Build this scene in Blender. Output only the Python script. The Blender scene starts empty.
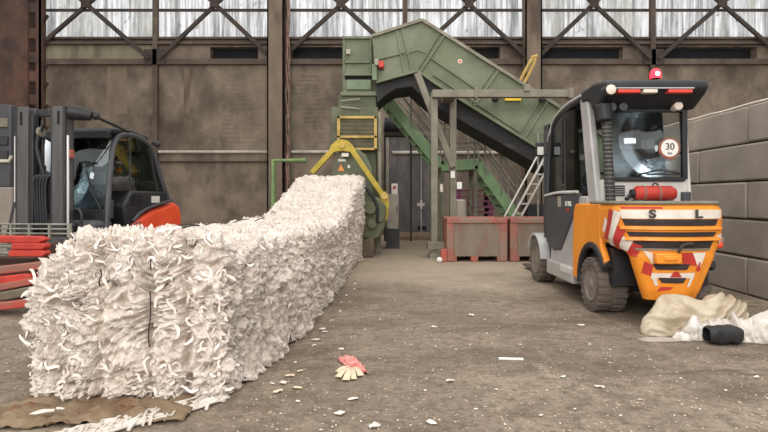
import bpy, bmesh, math, random
import numpy as np
from mathutils import Vector, Matrix, Euler, noise

random.seed(7); RNG = np.random.default_rng(7)
S = bpy.context.scene
COL = S.collection
PI = math.pi
F, H0 = 560.0, 1.1

def at(px, py, d):                       # a point of the place, from its bearing and its distance
    return Vector(((px-384)*d/F, d, H0-(py-198)*d/F))
def ax(px, d): return (px-384)*d/F
def az(py, d): return H0-(py-198)*d/F

# ------------------------------------------------------------------ materials
MATS = {}
def s2l(c):
    return tuple(((x/12.92) if x <= .04045 else ((x+.055)/1.055)**2.4) for x in (v/255. for v in c))
def mat(name, c1, c2=None, scale=4., rough=.7, metal=0., bump=0., bscale=None, detail=5., lo=.35, hi=.65, c3=None, s3=1.2, lo3=.55, hi3=.7, stretch=(1,1,1), emit=None, spec=.4):
    m = bpy.data.materials.new(name); m.use_nodes = True
    nt = m.node_tree; N = nt.nodes; L = nt.links
    b = N['Principled BSDF']; b.inputs['Roughness'].default_value = rough; b.inputs['Metallic'].default_value = metal
    b.inputs['Specular IOR Level'].default_value = spec
    C1 = (*s2l(c1), 1); b.inputs['Base Color'].default_value = C1
    tc = N.new('ShaderNodeTexCoord'); mp = N.new('ShaderNodeMapping'); mp.inputs['Scale'].default_value = stretch
    L.new(tc.outputs['Object'], mp.inputs['Vector'])
    def nz(sc, dt=detail):
        n = N.new('ShaderNodeTexNoise'); n.inputs['Scale'].default_value = sc; n.inputs['Detail'].default_value = dt
        n.inputs['Roughness'].default_value = .6
        L.new(mp.outputs['Vector'], n.inputs['Vector']); return n
    def ramp(src, lo_, hi_):
        r = N.new('ShaderNodeMapRange'); r.inputs['From Min'].default_value = lo_; r.inputs['From Max'].default_value = hi_
        L.new(src, r.inputs['Value']); return r.outputs['Result']
    def mix(f, a, bb):
        x = N.new('ShaderNodeMix'); x.data_type = 'RGBA'
        L.new(f, x.inputs[0])
        if isinstance(a, tuple): x.inputs[6].default_value = a
        else: L.new(a, x.inputs[6])
        if isinstance(bb, tuple): x.inputs[7].default_value = bb
        else: L.new(bb, x.inputs[7])
        return x.outputs[2]
    out = None
    if c2 is not None:
        out = mix(ramp(nz(scale).outputs['Fac'], lo, hi), C1, (*s2l(c2), 1))
    if c3 is not None:
        out = mix(ramp(nz(s3).outputs['Fac'], lo3, hi3), out if out is not None else C1, (*s2l(c3), 1))
    if out is not None: L.new(out, b.inputs['Base Color'])
    if bump:
        bp = N.new('ShaderNodeBump'); bp.inputs['Strength'].default_value = bump; bp.inputs['Distance'].default_value = .02
        L.new(nz(bscale or scale*3, 6).outputs['Fac'], bp.inputs['Height']); L.new(bp.outputs['Normal'], b.inputs['Normal'])
    if emit:
        b.inputs['Emission Color'].default_value = (*s2l(emit[0]), 1); b.inputs['Emission Strength'].default_value = emit[1]
    MATS[name] = m
    return m

def glass(name, tint=(235, 245, 245), fac=.12):
    m = bpy.data.materials.new(name); m.use_nodes = True; nt = m.node_tree; N = nt.nodes; L = nt.links
    N.remove(N['Principled BSDF'])
    t = N.new('ShaderNodeBsdfTransparent'); t.inputs[0].default_value = (*s2l(tint), 1)
    g = N.new('ShaderNodeBsdfGlossy'); g.inputs['Roughness'].default_value = .04; g.inputs[0].default_value = (.9, .95, 1, 1)
    lw = N.new('ShaderNodeFresnel'); lw.inputs['IOR'].default_value = 1.45
    ad = N.new('ShaderNodeMath'); ad.operation = 'ADD'; ad.inputs[1].default_value = fac; L.new(lw.outputs[0], ad.inputs[0]); ad.use_clamp = True
    mx = N.new('ShaderNodeMixShader'); L.new(ad.outputs[0], mx.inputs[0]); L.new(t.outputs[0], mx.inputs[1]); L.new(g.outputs[0], mx.inputs[2])
    L.new(mx.outputs[0], N['Material Output'].inputs[0]); MATS[name] = m; return m

def film(name, c1, c2, trans=.3, rough=.35, scale=6., clear=0., bump=0.):
    m = bpy.data.materials.new(name); m.use_nodes = True; nt = m.node_tree; N = nt.nodes; L = nt.links
    b = N['Principled BSDF']; b.inputs['Roughness'].default_value = rough; b.inputs['Specular IOR Level'].default_value = .4
    tc = N.new('ShaderNodeTexCoord'); nz = N.new('ShaderNodeTexNoise'); nz.inputs['Scale'].default_value = scale; nz.inputs['Detail'].default_value = 5
    L.new(tc.outputs['Object'], nz.inputs['Vector'])
    r = N.new('ShaderNodeMapRange'); r.inputs['From Min'].default_value = .35; r.inputs['From Max'].default_value = .65; L.new(nz.outputs['Fac'], r.inputs['Value'])
    x = N.new('ShaderNodeMix'); x.data_type = 'RGBA'; L.new(r.outputs[0], x.inputs[0]); x.inputs[6].default_value = (*s2l(c1), 1); x.inputs[7].default_value = (*s2l(c2), 1)
    L.new(x.outputs[2], b.inputs['Base Color'])
    tl = N.new('ShaderNodeBsdfTranslucent'); L.new(x.outputs[2], tl.inputs[0])
    mx = N.new('ShaderNodeMixShader'); mx.inputs[0].default_value = trans
    L.new(b.outputs[0], mx.inputs[1]); L.new(tl.outputs[0], mx.inputs[2]); last = mx
    if bump:
        n2 = N.new('ShaderNodeTexNoise'); n2.inputs['Scale'].default_value = scale*5; n2.inputs['Detail'].default_value = 5; n2.inputs['Distortion'].default_value = 1.5
        L.new(tc.outputs['Object'], n2.inputs['Vector'])
        bp = N.new('ShaderNodeBump'); bp.inputs['Strength'].default_value = bump; bp.inputs['Distance'].default_value = .03
        L.new(n2.outputs['Fac'], bp.inputs['Height']); L.new(bp.outputs[0], b.inputs['Normal'])
    if clear:
        tr = N.new('ShaderNodeBsdfTransparent'); m2 = N.new('ShaderNodeMixShader'); m2.inputs[0].default_value = clear
        L.new(last.outputs[0], m2.inputs[1]); L.new(tr.outputs[0], m2.inputs[2]); last = m2
    L.new(last.outputs[0], N['Material Output'].inputs[0]); MATS[name] = m; return m

# ------------------------------------------------------------------ object helpers
FRAME = {}
def frame(o):
    m = Matrix.Identity(4)
    while o is not None:
        m = FRAME.get(o.name, Matrix.Identity(4)) @ m
        o = o.parent
    return m
def tag(o, label=None, cat=None, group=None, kind=None):
    if label: o['label'] = label
    if cat: o['category'] = cat
    if group: o['group'] = group
    if kind: o['kind'] = kind
    return o
def thing(name, loc, label, cat, group=None, rz=0.):
    o = bpy.data.objects.new(name, None); COL.objects.link(o); o.empty_display_size = .1
    o.location = loc; o.rotation_euler = (0, 0, rz)
    FRAME[o.name] = Matrix.Translation(Vector(loc)) @ Matrix.Rotation(rz, 4, 'Z')
    return tag(o, label, cat, group)
def copy_tree(o, parent=None):
    c = o.copy(); COL.objects.link(c); c.parent = parent
    for ch in list(o.children): copy_tree(ch, c)
    return c

class MB:
    def __init__(self): self.v = []; self.f = []
    def add(self, vs, fs, m=None):
        n = len(self.v)
        self.v += [(m @ Vector(p)) if m else Vector(p) for p in vs]
        self.f += [tuple(i+n for i in f) for f in fs]; return self
    def box(self, x0, x1, y0, y1, z0, z1, m=None):
        vs = [(x, y, z) for z in (z0, z1) for y in (y0, y1) for x in (x0, x1)]
        return self.add(vs, [(0, 2, 3, 1), (4, 5, 7, 6), (0, 1, 5, 4), (2, 6, 7, 3), (0, 4, 6, 2), (1, 3, 7, 5)], m)
    def beam(self, p0, p1, w, h=None, up=(0, 0, 1)):
        p0, p1 = Vector(p0), Vector(p1); h = h or w
        d = (p1-p0); L = d.length; d.normalize(); u = Vector(up)
        if abs(d.dot(u)) > .99: u = Vector((0, 1, 0))
        s = d.cross(u).normalized(); u = s.cross(d).normalized()
        vs = []
        for t in (0, L):
            for a in (-w/2, w/2):
                for b in (-h/2, h/2): vs.append(p0+d*t+s*a+u*b)
        return self.add(vs, [(0, 1, 3, 2), (4, 6, 7, 5), (0, 4, 5, 1), (2, 3, 7, 6), (0, 2, 6, 4), (1, 5, 7, 3)])
    def ring(self, c, d, r, n):
        d = Vector(d).normalized(); u = Vector((0, 0, 1)) if abs(d.z) < .9 else Vector((1, 0, 0))
        s = d.cross(u).normalized(); u = s.cross(d)
        return [Vector(c)+s*(r*math.cos(2*PI*k/n))+u*(r*math.sin(2*PI*k/n)) for k in range(n)]
    def tube(self, pts, r, n=8, closed=False, smooth=0):
        pts = [Vector(p) for p in pts]
        for _ in range(smooth):
            q = [pts[0]]
            for a, b in zip(pts, pts[1:]): q += [a*.75+b*.25, a*.25+b*.75]
            q.append(pts[-1]); pts = q
        rr = r if isinstance(r, (list, tuple)) else [r]*len(pts)
        vs, fs = [], []; K = len(pts); prev = None
        for i, p in enumerate(pts):
            d = (pts[min(i+1, K-1)]-pts[max(i-1, 0)])
            if closed: d = pts[(i+1) % K]-pts[i-1]
            d.normalize()
            if prev is None:
                u = Vector((0, 0, 1)) if abs(d.z) < .9 else Vector((1, 0, 0))
            else: u = prev
            s = d.cross(u).normalized(); u = s.cross(d); prev = u
            vs += [p+s*(rr[i]*math.cos(2*PI*k/n))+u*(rr[i]*math.sin(2*PI*k/n)) for k in range(n)]
        for i in range(K if closed else K-1):
            j = (i+1) % K
            for k in range(n): fs.append((i*n+k, i*n+(k+1) % n, j*n+(k+1) % n, j*n+k))
        if not closed:
            fs.append(tuple(range(n))); fs.append(tuple(range((K-1)*n, K*n)))
        return self.add(vs, fs)
    def cyl(self, p0, p1, r, n=16, r1=None): return self.tube([p0, p1], [r, r if r1 is None else r1], n)
    def prism(self, poly, plane, a, b):
        def P(u, v, w):
            return {'xz': (u, w, v), 'yz': (w, u, v), 'xy': (u, v, w)}[plane]
        n = len(poly); vs = [P(u, v, a) for u, v in poly]+[P(u, v, b) for u, v in poly]
        fs = [tuple(range(n)), tuple(range(2*n-1, n-1, -1))]+[(i, (i+1) % n, n+(i+1) % n, n+i) for i in range(n)]
        return self.add(vs, fs)
    def lathe(self, prof, c, axis, n=32, cap=True):       # prof: (radius, along)
        d = Vector(axis).normalized(); u = Vector((0, 0, 1)) if abs(d.z) < .9 else Vector((1, 0, 0))
        s = d.cross(u).normalized(); u = s.cross(d); c = Vector(c); vs = []; fs = []
        for r, h in prof:
            vs += [c+d*h+s*(r*math.cos(2*PI*k/n))+u*(r*math.sin(2*PI*k/n)) for k in range(n)]
        for i in range(len(prof)-1):
            for k in range(n): fs.append((i*n+k, i*n+(k+1) % n, (i+1)*n+(k+1) % n, (i+1)*n+k))
        if cap: fs.append(tuple(range(n))); fs.append(tuple(range((len(prof)-1)*n, len(prof)*n)))
        return self.add(vs, fs)
    def ball(self, c, r, n=14):
        return self.lathe([(max(.001, r*math.sin(PI*i/n)), -r*math.cos(PI*i/n)) for i in range(n+1)], c, (0, 0, 1), n*2)
    def grid(self, fn, nu, nv, closed=False):
        vs = [fn(i/nu, j/nv) for i in range(nu+1) for j in range(nv+1)]
        fs = [(i*(nv+1)+j, (i+1)*(nv+1)+j, (i+1)*(nv+1)+j+1, i*(nv+1)+j+1) for i in range(nu) for j in range(nv)]
        return self.add(vs, fs)
    def build(self, name, m, parent=None, world=True, bevel=0., smooth=None, solid=0., seg=2):
        me = bpy.data.meshes.new(name)
        inv = frame(parent).inverted() if (parent is not None and world) else None
        me.from_pydata([tuple(inv @ p) if inv else tuple(p) for p in self.v], [], self.f)
        bm = bmesh.new(); bm.from_mesh(me); bmesh.ops.recalc_face_normals(bm, faces=bm.faces); bm.to_mesh(me); bm.free()
        o = bpy.data.objects.new(name, me); COL.objects.link(o)
        if parent is not None: o.parent = parent
        me.materials.append(MATS[m] if isinstance(m, str) else m)
        if smooth is None: smooth = 35
        if smooth:
            me.shade_smooth(); me.set_sharp_from_angle(angle=math.radians(smooth))
        if solid:
            md = o.modifiers.new('Solidify', 'SOLIDIFY'); md.thickness = solid; md.offset = 0
        if bevel:
            md = o.modifiers.new('Bevel', 'BEVEL'); md.width = bevel; md.segments = seg; md.limit_method = 'ANGLE'; md.angle_limit = math.radians(40)
        return o

def text(s, size, m, parent, loc, rot, name='lettering', depth=.003, world=True, sx=1., bold=0.):
    cu = bpy.data.curves.new('txt', 'FONT'); cu.body = s; cu.size = size; cu.extrude = depth; cu.offset = bold; cu.align_x = 'CENTER'; cu.align_y = 'CENTER'
    t = bpy.data.objects.new('txt', cu); COL.objects.link(t)
    bpy.context.view_layer.update()
    me = bpy.data.meshes.new_from_object(t.evaluated_get(bpy.context.evaluated_depsgraph_get()))
    bpy.data.objects.remove(t); bpy.data.curves.remove(cu)
    M = Matrix.Translation(Vector(loc)) @ Euler(rot).to_matrix().to_4x4() @ Matrix.Diagonal((sx, 1, 1, 1))
    if parent is not None and world: M = frame(parent).inverted() @ M
    me.transform(M); me.name = name; me.materials.clear(); me.materials.append(MATS[m])
    o = bpy.data.objects.new(name, me); COL.objects.link(o); o.parent = parent
    return o

# ------------------------------------------------------------------ palette
mat('concrete_wall', (134, 120, 105), (100, 89, 78), 1.6, .9, bump=.4, bscale=9, detail=9, lo=.38, hi=.62, c3=(80, 70, 61), s3=.6, lo3=.5, hi3=.66, stretch=(1, 1, .75))
mat('wall_pale', (150, 145, 122), (128, 122, 102), 1.6, .9, c3=(108, 98, 84), s3=.9, lo3=.52, hi3=.7, stretch=(2, 1, .5), bump=.2)
mat('steel_brown', (92, 80, 70), (74, 62, 54), 3., .8, bump=.2, c3=(108, 96, 84), s3=1.5)
mat('steel_dark', (70, 60, 53), (54, 46, 41), 3., .8, bump=.1)
mat('rust', (80, 57, 47), (56, 41, 35), 2.2, .85, bump=.4, c3=(98, 68, 55), s3=1.3, lo3=.52, hi3=.7)
mat('column_paint', (126, 110, 94), (104, 90, 77), 2., .8, bump=.2, c3=(84, 70, 60), s3=1., stretch=(1, 1, .4))
mat('black_hole', (18, 17, 17), rough=.9)
mat('recess', (34, 34, 38), (26, 26, 29), 2., .9)
mat('green_paint', (105, 112, 86), (92, 98, 75), 2.2, .6, bump=.08, c3=(120, 126, 104), s3=1., lo3=.5, hi3=.7)
mat('green_panel', (114, 130, 102), (100, 114, 88), 3., .6)
mat('green_dark', (98, 102, 78), (78, 82, 62), 3., .65, bump=.1, c3=(118, 108, 86), s3=1.6)
mat('green_bright', (152, 182, 136), (126, 158, 114), 3., .6, c3=(120, 134, 110), s3=1.5)
mat('green_pipe', (122, 146, 92), (100, 120, 80), 3., .6)
mat('grey_steel', (132, 128, 112), (108, 103, 90), 3., .65, bump=.08, c3=(146, 142, 126), s3=1.4)
mat('rail_steel', (150, 148, 136), (120, 116, 106), 5., .55)
mat('belt_rubber', (50, 49, 50), (38, 37, 38), 4., .8, c3=(74, 71, 70), s3=2., lo3=.58, hi3=.75, stretch=(1, 1, 3))
mat('yellow', (184, 160, 58), (160, 138, 50), 4., .6, c3=(140, 120, 58), s3=2.5, lo3=.55, hi3=.75)
mat('yellow_worn', (196, 166, 92), (160, 132, 72), 5., .65)
mat('yellow_sign', (222, 186, 42), rough=.5)
mat('mesh_infill', (112, 104, 80), (90, 82, 64), 5., .8, bump=.2)
mat('concrete_plinth', (118, 108, 92), (96, 86, 72), 3., .9, bump=.3)
mat('red_paint', (190, 62, 48), (166, 50, 40), 4., .5, c3=(142, 66, 54), s3=2.5)
mat('red_worn', (150, 88, 76), (126, 98, 86), 3., .7, c3=(172, 68, 56), s3=1.6, lo3=.5, hi3=.62, stretch=(.6, .6, 2))
mat('red_bin', (178, 92, 77), (148, 88, 76), 3.5, .75, c3=(140, 118, 104), s3=2.6, lo3=.40, hi3=.62, bump=.1)
mat('dirty_face', (136, 122, 108), (120, 104, 92), 4., .85, c3=(164, 92, 76), s3=1.8, lo3=.58, hi3=.72, stretch=(1.4, 1, .5))
mat('magenta', (150, 84, 112), (120, 66, 90), 4., .65, c3=(130, 88, 100), s3=2.)
mat('white_paint', (214, 210, 202), (196, 190, 180), 5., .6)
mat('paper_white', (228, 226, 220), rough=.8)
mat('pipe_white', (196, 190, 180), (160, 152, 142), 3., .6)
mat('door_grey', (92, 88, 86), (76, 72, 71), 2.5, .7, bump=.1, c3=(112, 106, 102), s3=1.6, stretch=(2, 1, .5))
mat('cabinet_grey', (160, 152, 138), (142, 134, 122), 3., .6)
mat('block_concrete', (146, 137, 127), (132, 123, 114), 2.4, .9, bump=.2, bscale=22, c3=(156, 146, 134), s3=1.3, lo3=.52, hi3=.72)
mat('aluminium', (206, 202, 194), (186, 182, 174), 5., .4, metal=.3)
mat('orange', (234, 146, 44), (220, 132, 40), 3., .4, c3=(200, 132, 62), s3=2., lo3=.6, hi3=.8)
mat('orange_red', (226, 84, 50), (212, 74, 44), 3., .4)
mat('black_paint', (52, 52, 54), (44, 44, 46), 4., .5, c3=(66, 64, 63), s3=2.)
mat('black_plastic', (40, 40, 42), (32, 32, 34), 5., .55, bump=.05)
mat('charcoal', (72, 72, 76), (62, 62, 66), 3., .5, c3=(86, 84, 84), s3=1.6)
mat('silver', (182, 180, 178), (166, 164, 162), 3., .4, metal=.15)
mat('pale_paint', (206, 202, 196), (188, 184, 178), 4., .45)
mat('tyre', (102, 92, 84), (84, 76, 69), 5., .9, bump=.2, c3=(126, 115, 105), s3=3.)
mat('rim_grey', (132, 122, 113), (108, 100, 92), 6., .7)
mat('decal_white', (226, 216, 204), (206, 194, 182), 8., .5)
mat('decal_red', (186, 54, 46), (164, 46, 40), 8., .5)
mat('slot_shade', (56, 48, 46), (42, 36, 35), 6., .8)  # shade inside the tail slots, put into the colour
mat('letter_dark', (62, 58, 56), rough=.6)
mat('lamp_white', (226, 214, 200), (206, 190, 176), 90., .25)
mat('lamp_red', (205, 70, 60), rough=.25)
mat('beacon_red', (255, 40, 40), emit=((255, 20, 35), 9.))
mat('beacon_core', (255, 230, 230), emit=((255, 225, 225), 20.))
mat('mast_steel', (84, 82, 82), (70, 68, 68), 3., .5, c3=(96, 92, 90), s3=1.5, stretch=(3, 3, .5))
mat('chrome', (205, 203, 200), rough=.25, metal=.6)
mat('seat_fabric', (46, 46, 48), (38, 38, 40), 8., .9)
mat('cardboard', (136, 118, 95), (108, 90, 70), 8., .9, c3=(112, 80, 58), s3=5., bump=.3)
mat('scrap_beige', (216, 200, 172), (196, 178, 150), 9., .8)
mat('packet_red', (190, 104, 98), (216, 160, 150), 38., .6, c3=(170, 80, 76), s3=16.)
mat('wire_dark', (44, 40, 38), rough=.6)
mat('cable', (150, 122, 108), (96, 76, 66), 7., .8)
film('bale_film', (243, 234, 225), (228, 215, 203), .08, .5, 7.)
film('bale_inner', (240, 229, 218), (222, 207, 194), .06, .5, 8., bump=.8)
film('net_film', (240, 234, 226), (222, 212, 200), .25, .45, 9.)
film('film_brown', (206, 192, 170), (178, 162, 138), .15, .22, 6., bump=.15)
film('film_white', (226, 220, 212), (204, 196, 186), .15, .25, 5., bump=.15)
film('film_clear', (226, 216, 204), (205, 192, 178), .3, .25, 8., clear=.35)
film('scrap_white', (236, 230, 222), (214, 204, 192), .2, .5, 10.)
glass('cab_glass', (240, 244, 242), .06)
glass('cab_glass_tinted', (188, 196, 194), .03)

# floor
def floor_material():
    m = bpy.data.materials.new('dusty_floor'); m.use_nodes = True; nt = m.node_tree; N = nt.nodes; L = nt.links
    b = N['Principled BSDF']; b.inputs['Roughness'].default_value = .88; b.inputs['Specular IOR Level'].default_value = .25
    tc = N.new('ShaderNodeTexCoord')
    def nz(sc, st=(1, 1, 1), dt=6, rz=0., dist=0.):
        mp = N.new('ShaderNodeMapping'); mp.inputs['Scale'].default_value = st; mp.inputs['Rotation'].default_value = (0, 0, rz)
        L.new(tc.outputs['Object'], mp.inputs[0])
        n = N.new('ShaderNodeTexNoise'); n.inputs['Scale'].default_value = sc; n.inputs['Detail'].default_value = dt; n.inputs['Roughness'].default_value = .65
        n.inputs['Distortion'].default_value = dist
        L.new(mp.outputs[0], n.inputs['Vector']); return n.outputs['Fac']
    def rng(s, a, c):
        r = N.new('ShaderNodeMapRange'); r.inputs['From Min'].default_value = a; r.inputs['From Max'].default_value = c; L.new(s, r.inputs['Value']); return r.outputs[0]
    def mix(f, a, c):
        x = N.new('ShaderNodeMix'); x.data_type = 'RGBA'; L.new(f, x.inputs[0])
        for k, v in ((6, a), (7, c)):
            if isinstance(v, tuple): x.inputs[k].default_value = (*s2l(v), 1)
            else: L.new(v, x.inputs[k])
        return x.outputs[2]
    c = mix(rng(nz(.55), .38, .62), (146, 132, 115), (120, 107, 94))
    c = mix(rng(nz(1.3, (.6, 1.1, 1), rz=-.5), .48, .64), c, (106, 93, 80))
    c = mix(rng(nz(3.2, (.6, 1.2, 1), rz=.7, dt=10, dist=.6), .54, .66), c, (98, 84, 71))
    c = mix(rng(nz(1.4, (1.6, .5, 1), rz=.35), .58, .74), c, (160, 146, 128))
    c = mix(rng(nz(9., dt=10), .48, .7), c, (98, 86, 74))
    c = mix(rng(nz(26., dt=8), .5, .7), c, (92, 81, 70))
    c = mix(rng(nz(42., dt=4), .6, .7), c, (188, 174, 156))
    c = mix(rng(nz(70., dt=3), .64, .72), c, (92, 80, 70))
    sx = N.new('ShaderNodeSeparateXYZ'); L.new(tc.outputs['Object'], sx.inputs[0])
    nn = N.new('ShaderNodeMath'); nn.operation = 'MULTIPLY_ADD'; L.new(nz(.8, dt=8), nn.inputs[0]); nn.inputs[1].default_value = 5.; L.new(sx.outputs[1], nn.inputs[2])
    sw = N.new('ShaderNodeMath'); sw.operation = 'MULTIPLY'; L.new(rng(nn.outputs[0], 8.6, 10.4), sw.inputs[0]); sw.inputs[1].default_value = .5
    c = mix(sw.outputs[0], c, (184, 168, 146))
    L.new(c, b.inputs['Base Color'])
    bp = N.new('ShaderNodeBump'); bp.inputs['Strength'].default_value = .5; bp.inputs['Distance'].default_value = .03
    ad = N.new('ShaderNodeMath'); ad.operation = 'ADD'; L.new(nz(3.), ad.inputs[0]); L.new(nz(26., dt=8), ad.inputs[1])
    L.new(ad.outputs[0], bp.inputs['Height']); L.new(bp.outputs[0], b.inputs['Normal'])
    MATS['dusty_floor'] = m
floor_material()

# corrugated translucent sheeting: daylight falls through it, dirt runs down the grooves
def sheet_material():
    m = bpy.data.materials.new('corrugated_sheet'); m.use_nodes = True; nt = m.node_tree; N = nt.nodes; L = nt.links
    b = N['Principled BSDF']; b.inputs['Roughness'].default_value = .5
    tc = N.new('ShaderNodeTexCoord')
    def nz(sc, st, dt=4):
        mp = N.new('ShaderNodeMapping'); mp.inputs['Scale'].default_value = st; L.new(tc.outputs['Object'], mp.inputs[0])
        n = N.new('ShaderNodeTexNoise'); n.inputs['Scale'].default_value = sc; n.inputs['Detail'].default_value = dt; n.inputs['Roughness'].default_value = .7
        L.new(mp.outputs[0], n.inputs['Vector']); return n.outputs['Fac']
    def mix(s, a, c, x1, x2):
        r = N.new('ShaderNodeMapRange'); r.inputs['From Min'].default_value = a; r.inputs['From Max'].default_value = c; L.new(s, r.inputs['Value'])
        x = N.new('ShaderNodeMix'); x.data_type = 'RGBA'; L.new(r.outputs[0], x.inputs[0])
        for k, v in ((6, x1), (7, x2)):
            if isinstance(v, tuple): x.inputs[k].default_value = (*s2l(v), 1)
            else: L.new(v, x.inputs[k])
        return x.outputs[2]
    c = mix(nz(7., (1, 1, .06)), .4, .62, (250, 251, 254), (148, 150, 152))
    c = mix(nz(1.1, (1, 1, .3)), .52, .66, c, (186, 186, 176))
    c = mix(nz(4., (1, 1, 1)), .6, .75, c, (128, 126, 120))
    L.new(c, b.inputs['Base Color'])
    tl = N.new('ShaderNodeBsdfTranslucent'); L.new(c, tl.inputs[0])
    mx = N.new('ShaderNodeMixShader'); mx.inputs[0].default_value = .9
    L.new(b.outputs[0], mx.inputs[1]); L.new(tl.outputs[0], mx.inputs[2]); L.new(mx.outputs[0], N['Material Output'].inputs[0])
    MATS['corrugated_sheet'] = m
sheet_material()

# ------------------------------------------------------------------ camera, daylight, added key and fill
cam = bpy.data.cameras.new('camera'); co = bpy.data.objects.new('camera', cam); COL.objects.link(co)
co.location = (0, 0, H0); co.rotation_euler = (PI/2, 0, 0); cam.sensor_width = 36; cam.lens = F/768*36; cam.shift_y = -18/768
cam.clip_end = 200
S.camera = co
w = bpy.data.worlds.new('hall_daylight'); S.world = w; w.use_nodes = True
w.node_tree.nodes['Background'].inputs[0].default_value = (1., .983, .96, 1); w.node_tree.nodes['Background'].inputs[1].default_value = 1.06
def area(name, loc, rot, sx, sy, e, col=(1, .972, .935)):
    l = bpy.data.lights.new(name, 'AREA'); l.shape = 'RECTANGLE'; l.size = sx; l.size_y = sy; l.energy = e; l.color = col
    o = bpy.data.objects.new(name, l); COL.objects.link(o); o.location = loc; o.rotation_euler = rot; return o
area('overhead_key', (1.5, 4.5, 9.5), (0, 0, 0), 5, 12, 480)  # added overhead key lamp for shaping; no skylight is modelled
area('front_fill', (-2.5, -9., 6.6), (math.radians(72), 0, math.radians(-8)), 9, 5, 1350)  # added fill lamp behind the camera to brighten the front; no gate modelled
S.view_settings.view_transform = 'Standard'; S.view_settings.look = 'None'; S.view_settings.exposure = .15; S.view_settings.gamma = 1.

# ------------------------------------------------------------------ the hall
YW = 16.6
def struct(mb, name, m, **k):
    o = mb.build(name, m, **k); o['kind'] = 'structure'; return o
fl = MB(); fl.add([(-16, -6, 0), (16, -6, 0), (16, YW+.4, 0), (-16, YW+.4, 0)], [(0, 1, 2, 3)])
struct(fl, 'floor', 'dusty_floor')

COLX = [-10.65, -3.14, 4.33, 11.8]
HALF = [-10.65, -6.73, -3.14, .62, 4.33, 7.91, 11.8]
# masonry with recessed slots
SL = [(210, 258), (291, 343), (470, 500), (540, 623), (652, 757)]
slots = [(ax(a, YW), ax(b, YW)) for a, b in SL]
zs0, zs1 = az(60.5, YW), az(47, YW)
zg = az(62.5, YW); zsill = az(38.5, YW)
w_ = MB()
w_.box(-17, 17, YW, YW+.35, 0, zs0)
edges = [-6.73]+[e for s in slots for e in s]+[17]
for a, b in zip(edges[0::2], edges[1::2]): w_.box(a, b, YW, YW+.35, zs0, zs1)
w_.box(-6.73, 17, YW, YW+.35, zs1, zsill)
struct(w_, 'wall_back', 'concrete_wall')
pl = MB(); pl.box(-17, -6.73, YW-.01, YW+.35, zs0, zsill); struct(pl, 'trim_1', 'wall_pale')
sb = MB()
for a, b in slots: sb.box(a-.05, b+.05, YW+.3, YW+.5, zs0-.05, zs1+.05)
struct(sb, 'trim_2', 'recess')
# pale render stripe
st = MB(); st.box(ax(107, YW), ax(127, YW), YW-.004, YW+.05, 3.6, zg-.1); st.box(ax(184, YW), ax(190, YW), YW-.012, YW+.05, 3.6, zg-.15)
struct(st, 'trim_3', 'column_paint')
# mortar courses showing through the wash
mc = MB()
for k in range(16):
    z = 2.75+k*.13
    for x0, x1 in ((-4.9, -3.5), (-2.75, -1.4), (5.0, 6.6)):
        a = x0+random.uniform(0, .35); b = x1-random.uniform(0, .5); mc.box(a, b, YW-.004, YW+.02, z, z+.018)
struct(mc, 'trim_4', 'column_paint')

zt = 8.6
for i in range(6):
    x0, x1 = HALF[i], HALF[i+1]
    n = int((x1-x0)/.018)
    mb = MB()
    mb.grid(lambda u, v: (x0+(x1-x0)*u, YW+.22+.024*math.sin(2*PI*(x0+(x1-x0)*u)/.155), zsill+(zt-zsill)*v), n, 1)
    o = struct(mb, 'window_%d' % (i+1), 'corrugated_sheet', smooth=60)
    g = MB(); g.box(x0, x1, YW+.06, YW+.12, az(10.5, YW), az(8, YW))
    g.build('glazing_bar', 'steel_dark', o)
bm_ = MB(); bm_.box(-17, 17, YW-.14, YW+.02, zsill-.2, zsill-.12); bm_.box(-17, 17, YW-.03, YW+.02, zsill-.2, zsill); bm_.box(-17, 17, YW-.12, YW+.02, zsill-.04, zsill+.02)
bm_.box(-17, 17, YW-.14, YW+.02, zg-.08, zg+.08)
bm_.box(-17, 17, YW-.1, YW+.3, 8.5, 8.7)
struct(bm_, 'beam_girts', 'steel_brown')
for i, x in enumerate(COLX):
    c = MB(); c.box(x-.24, x+.24, YW-.42, YW-.38, 0, zt); c.box(x-.2, x+.2, YW-.05, YW-.01, 0, zt); c.box(x-.24, x-.2, YW-.42, YW, 0, zt); c.box(x+.2, x+.24, YW-.42, YW, 0, zt)
    struct(c, 'column_%d' % (i+1), 'column_paint' if i in (1, 2) else 'steel_brown')
for i, x in enumerate((-6.73, .62, 7.91)):
    c = MB(); c.box(x-.07, x+.07, YW-.16, YW-.01, zg if i == 1 else 0, zt); struct(c, 'column_%d' % (i+5), 'steel_brown')
# diagonal bracing, one X per half bay
for i in range(6):
    x0, x1 = HALF[i]+.12, HALF[i+1]-.12; xm = (x0+x1)/2; zx = az(7, YW)
    for s, (a, b) in enumerate(((x0, x1), (x1, x0))):
        zb = zg+.05; br = MB(); yb = YW-.2-.06*s
        br.beam((a, yb, zb), (b, yb, zb+2*(zx-zb)), .03, .13, up=(1, 0, 0)); br.beam((a, yb-.03, zb), (b, yb-.03, zb+2*(zx-zb)), .10, .03, up=(0, 1, 0))
        o = br.build('cross_brace', 'steel_dark'); o['kind'] = 'structure'
    gp = MB(); gp.box(xm-.13, xm+.13, YW-.32, YW-.29, zx-.11, zx+.11)
    for a in (x0, x1): gp.box(a-.18, a+.18, YW-.19, YW-.16, zg-.1, zg+.35)
    o = gp.build('gusset_plate', 'steel_dark'); o['kind'] = 'structure'

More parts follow.
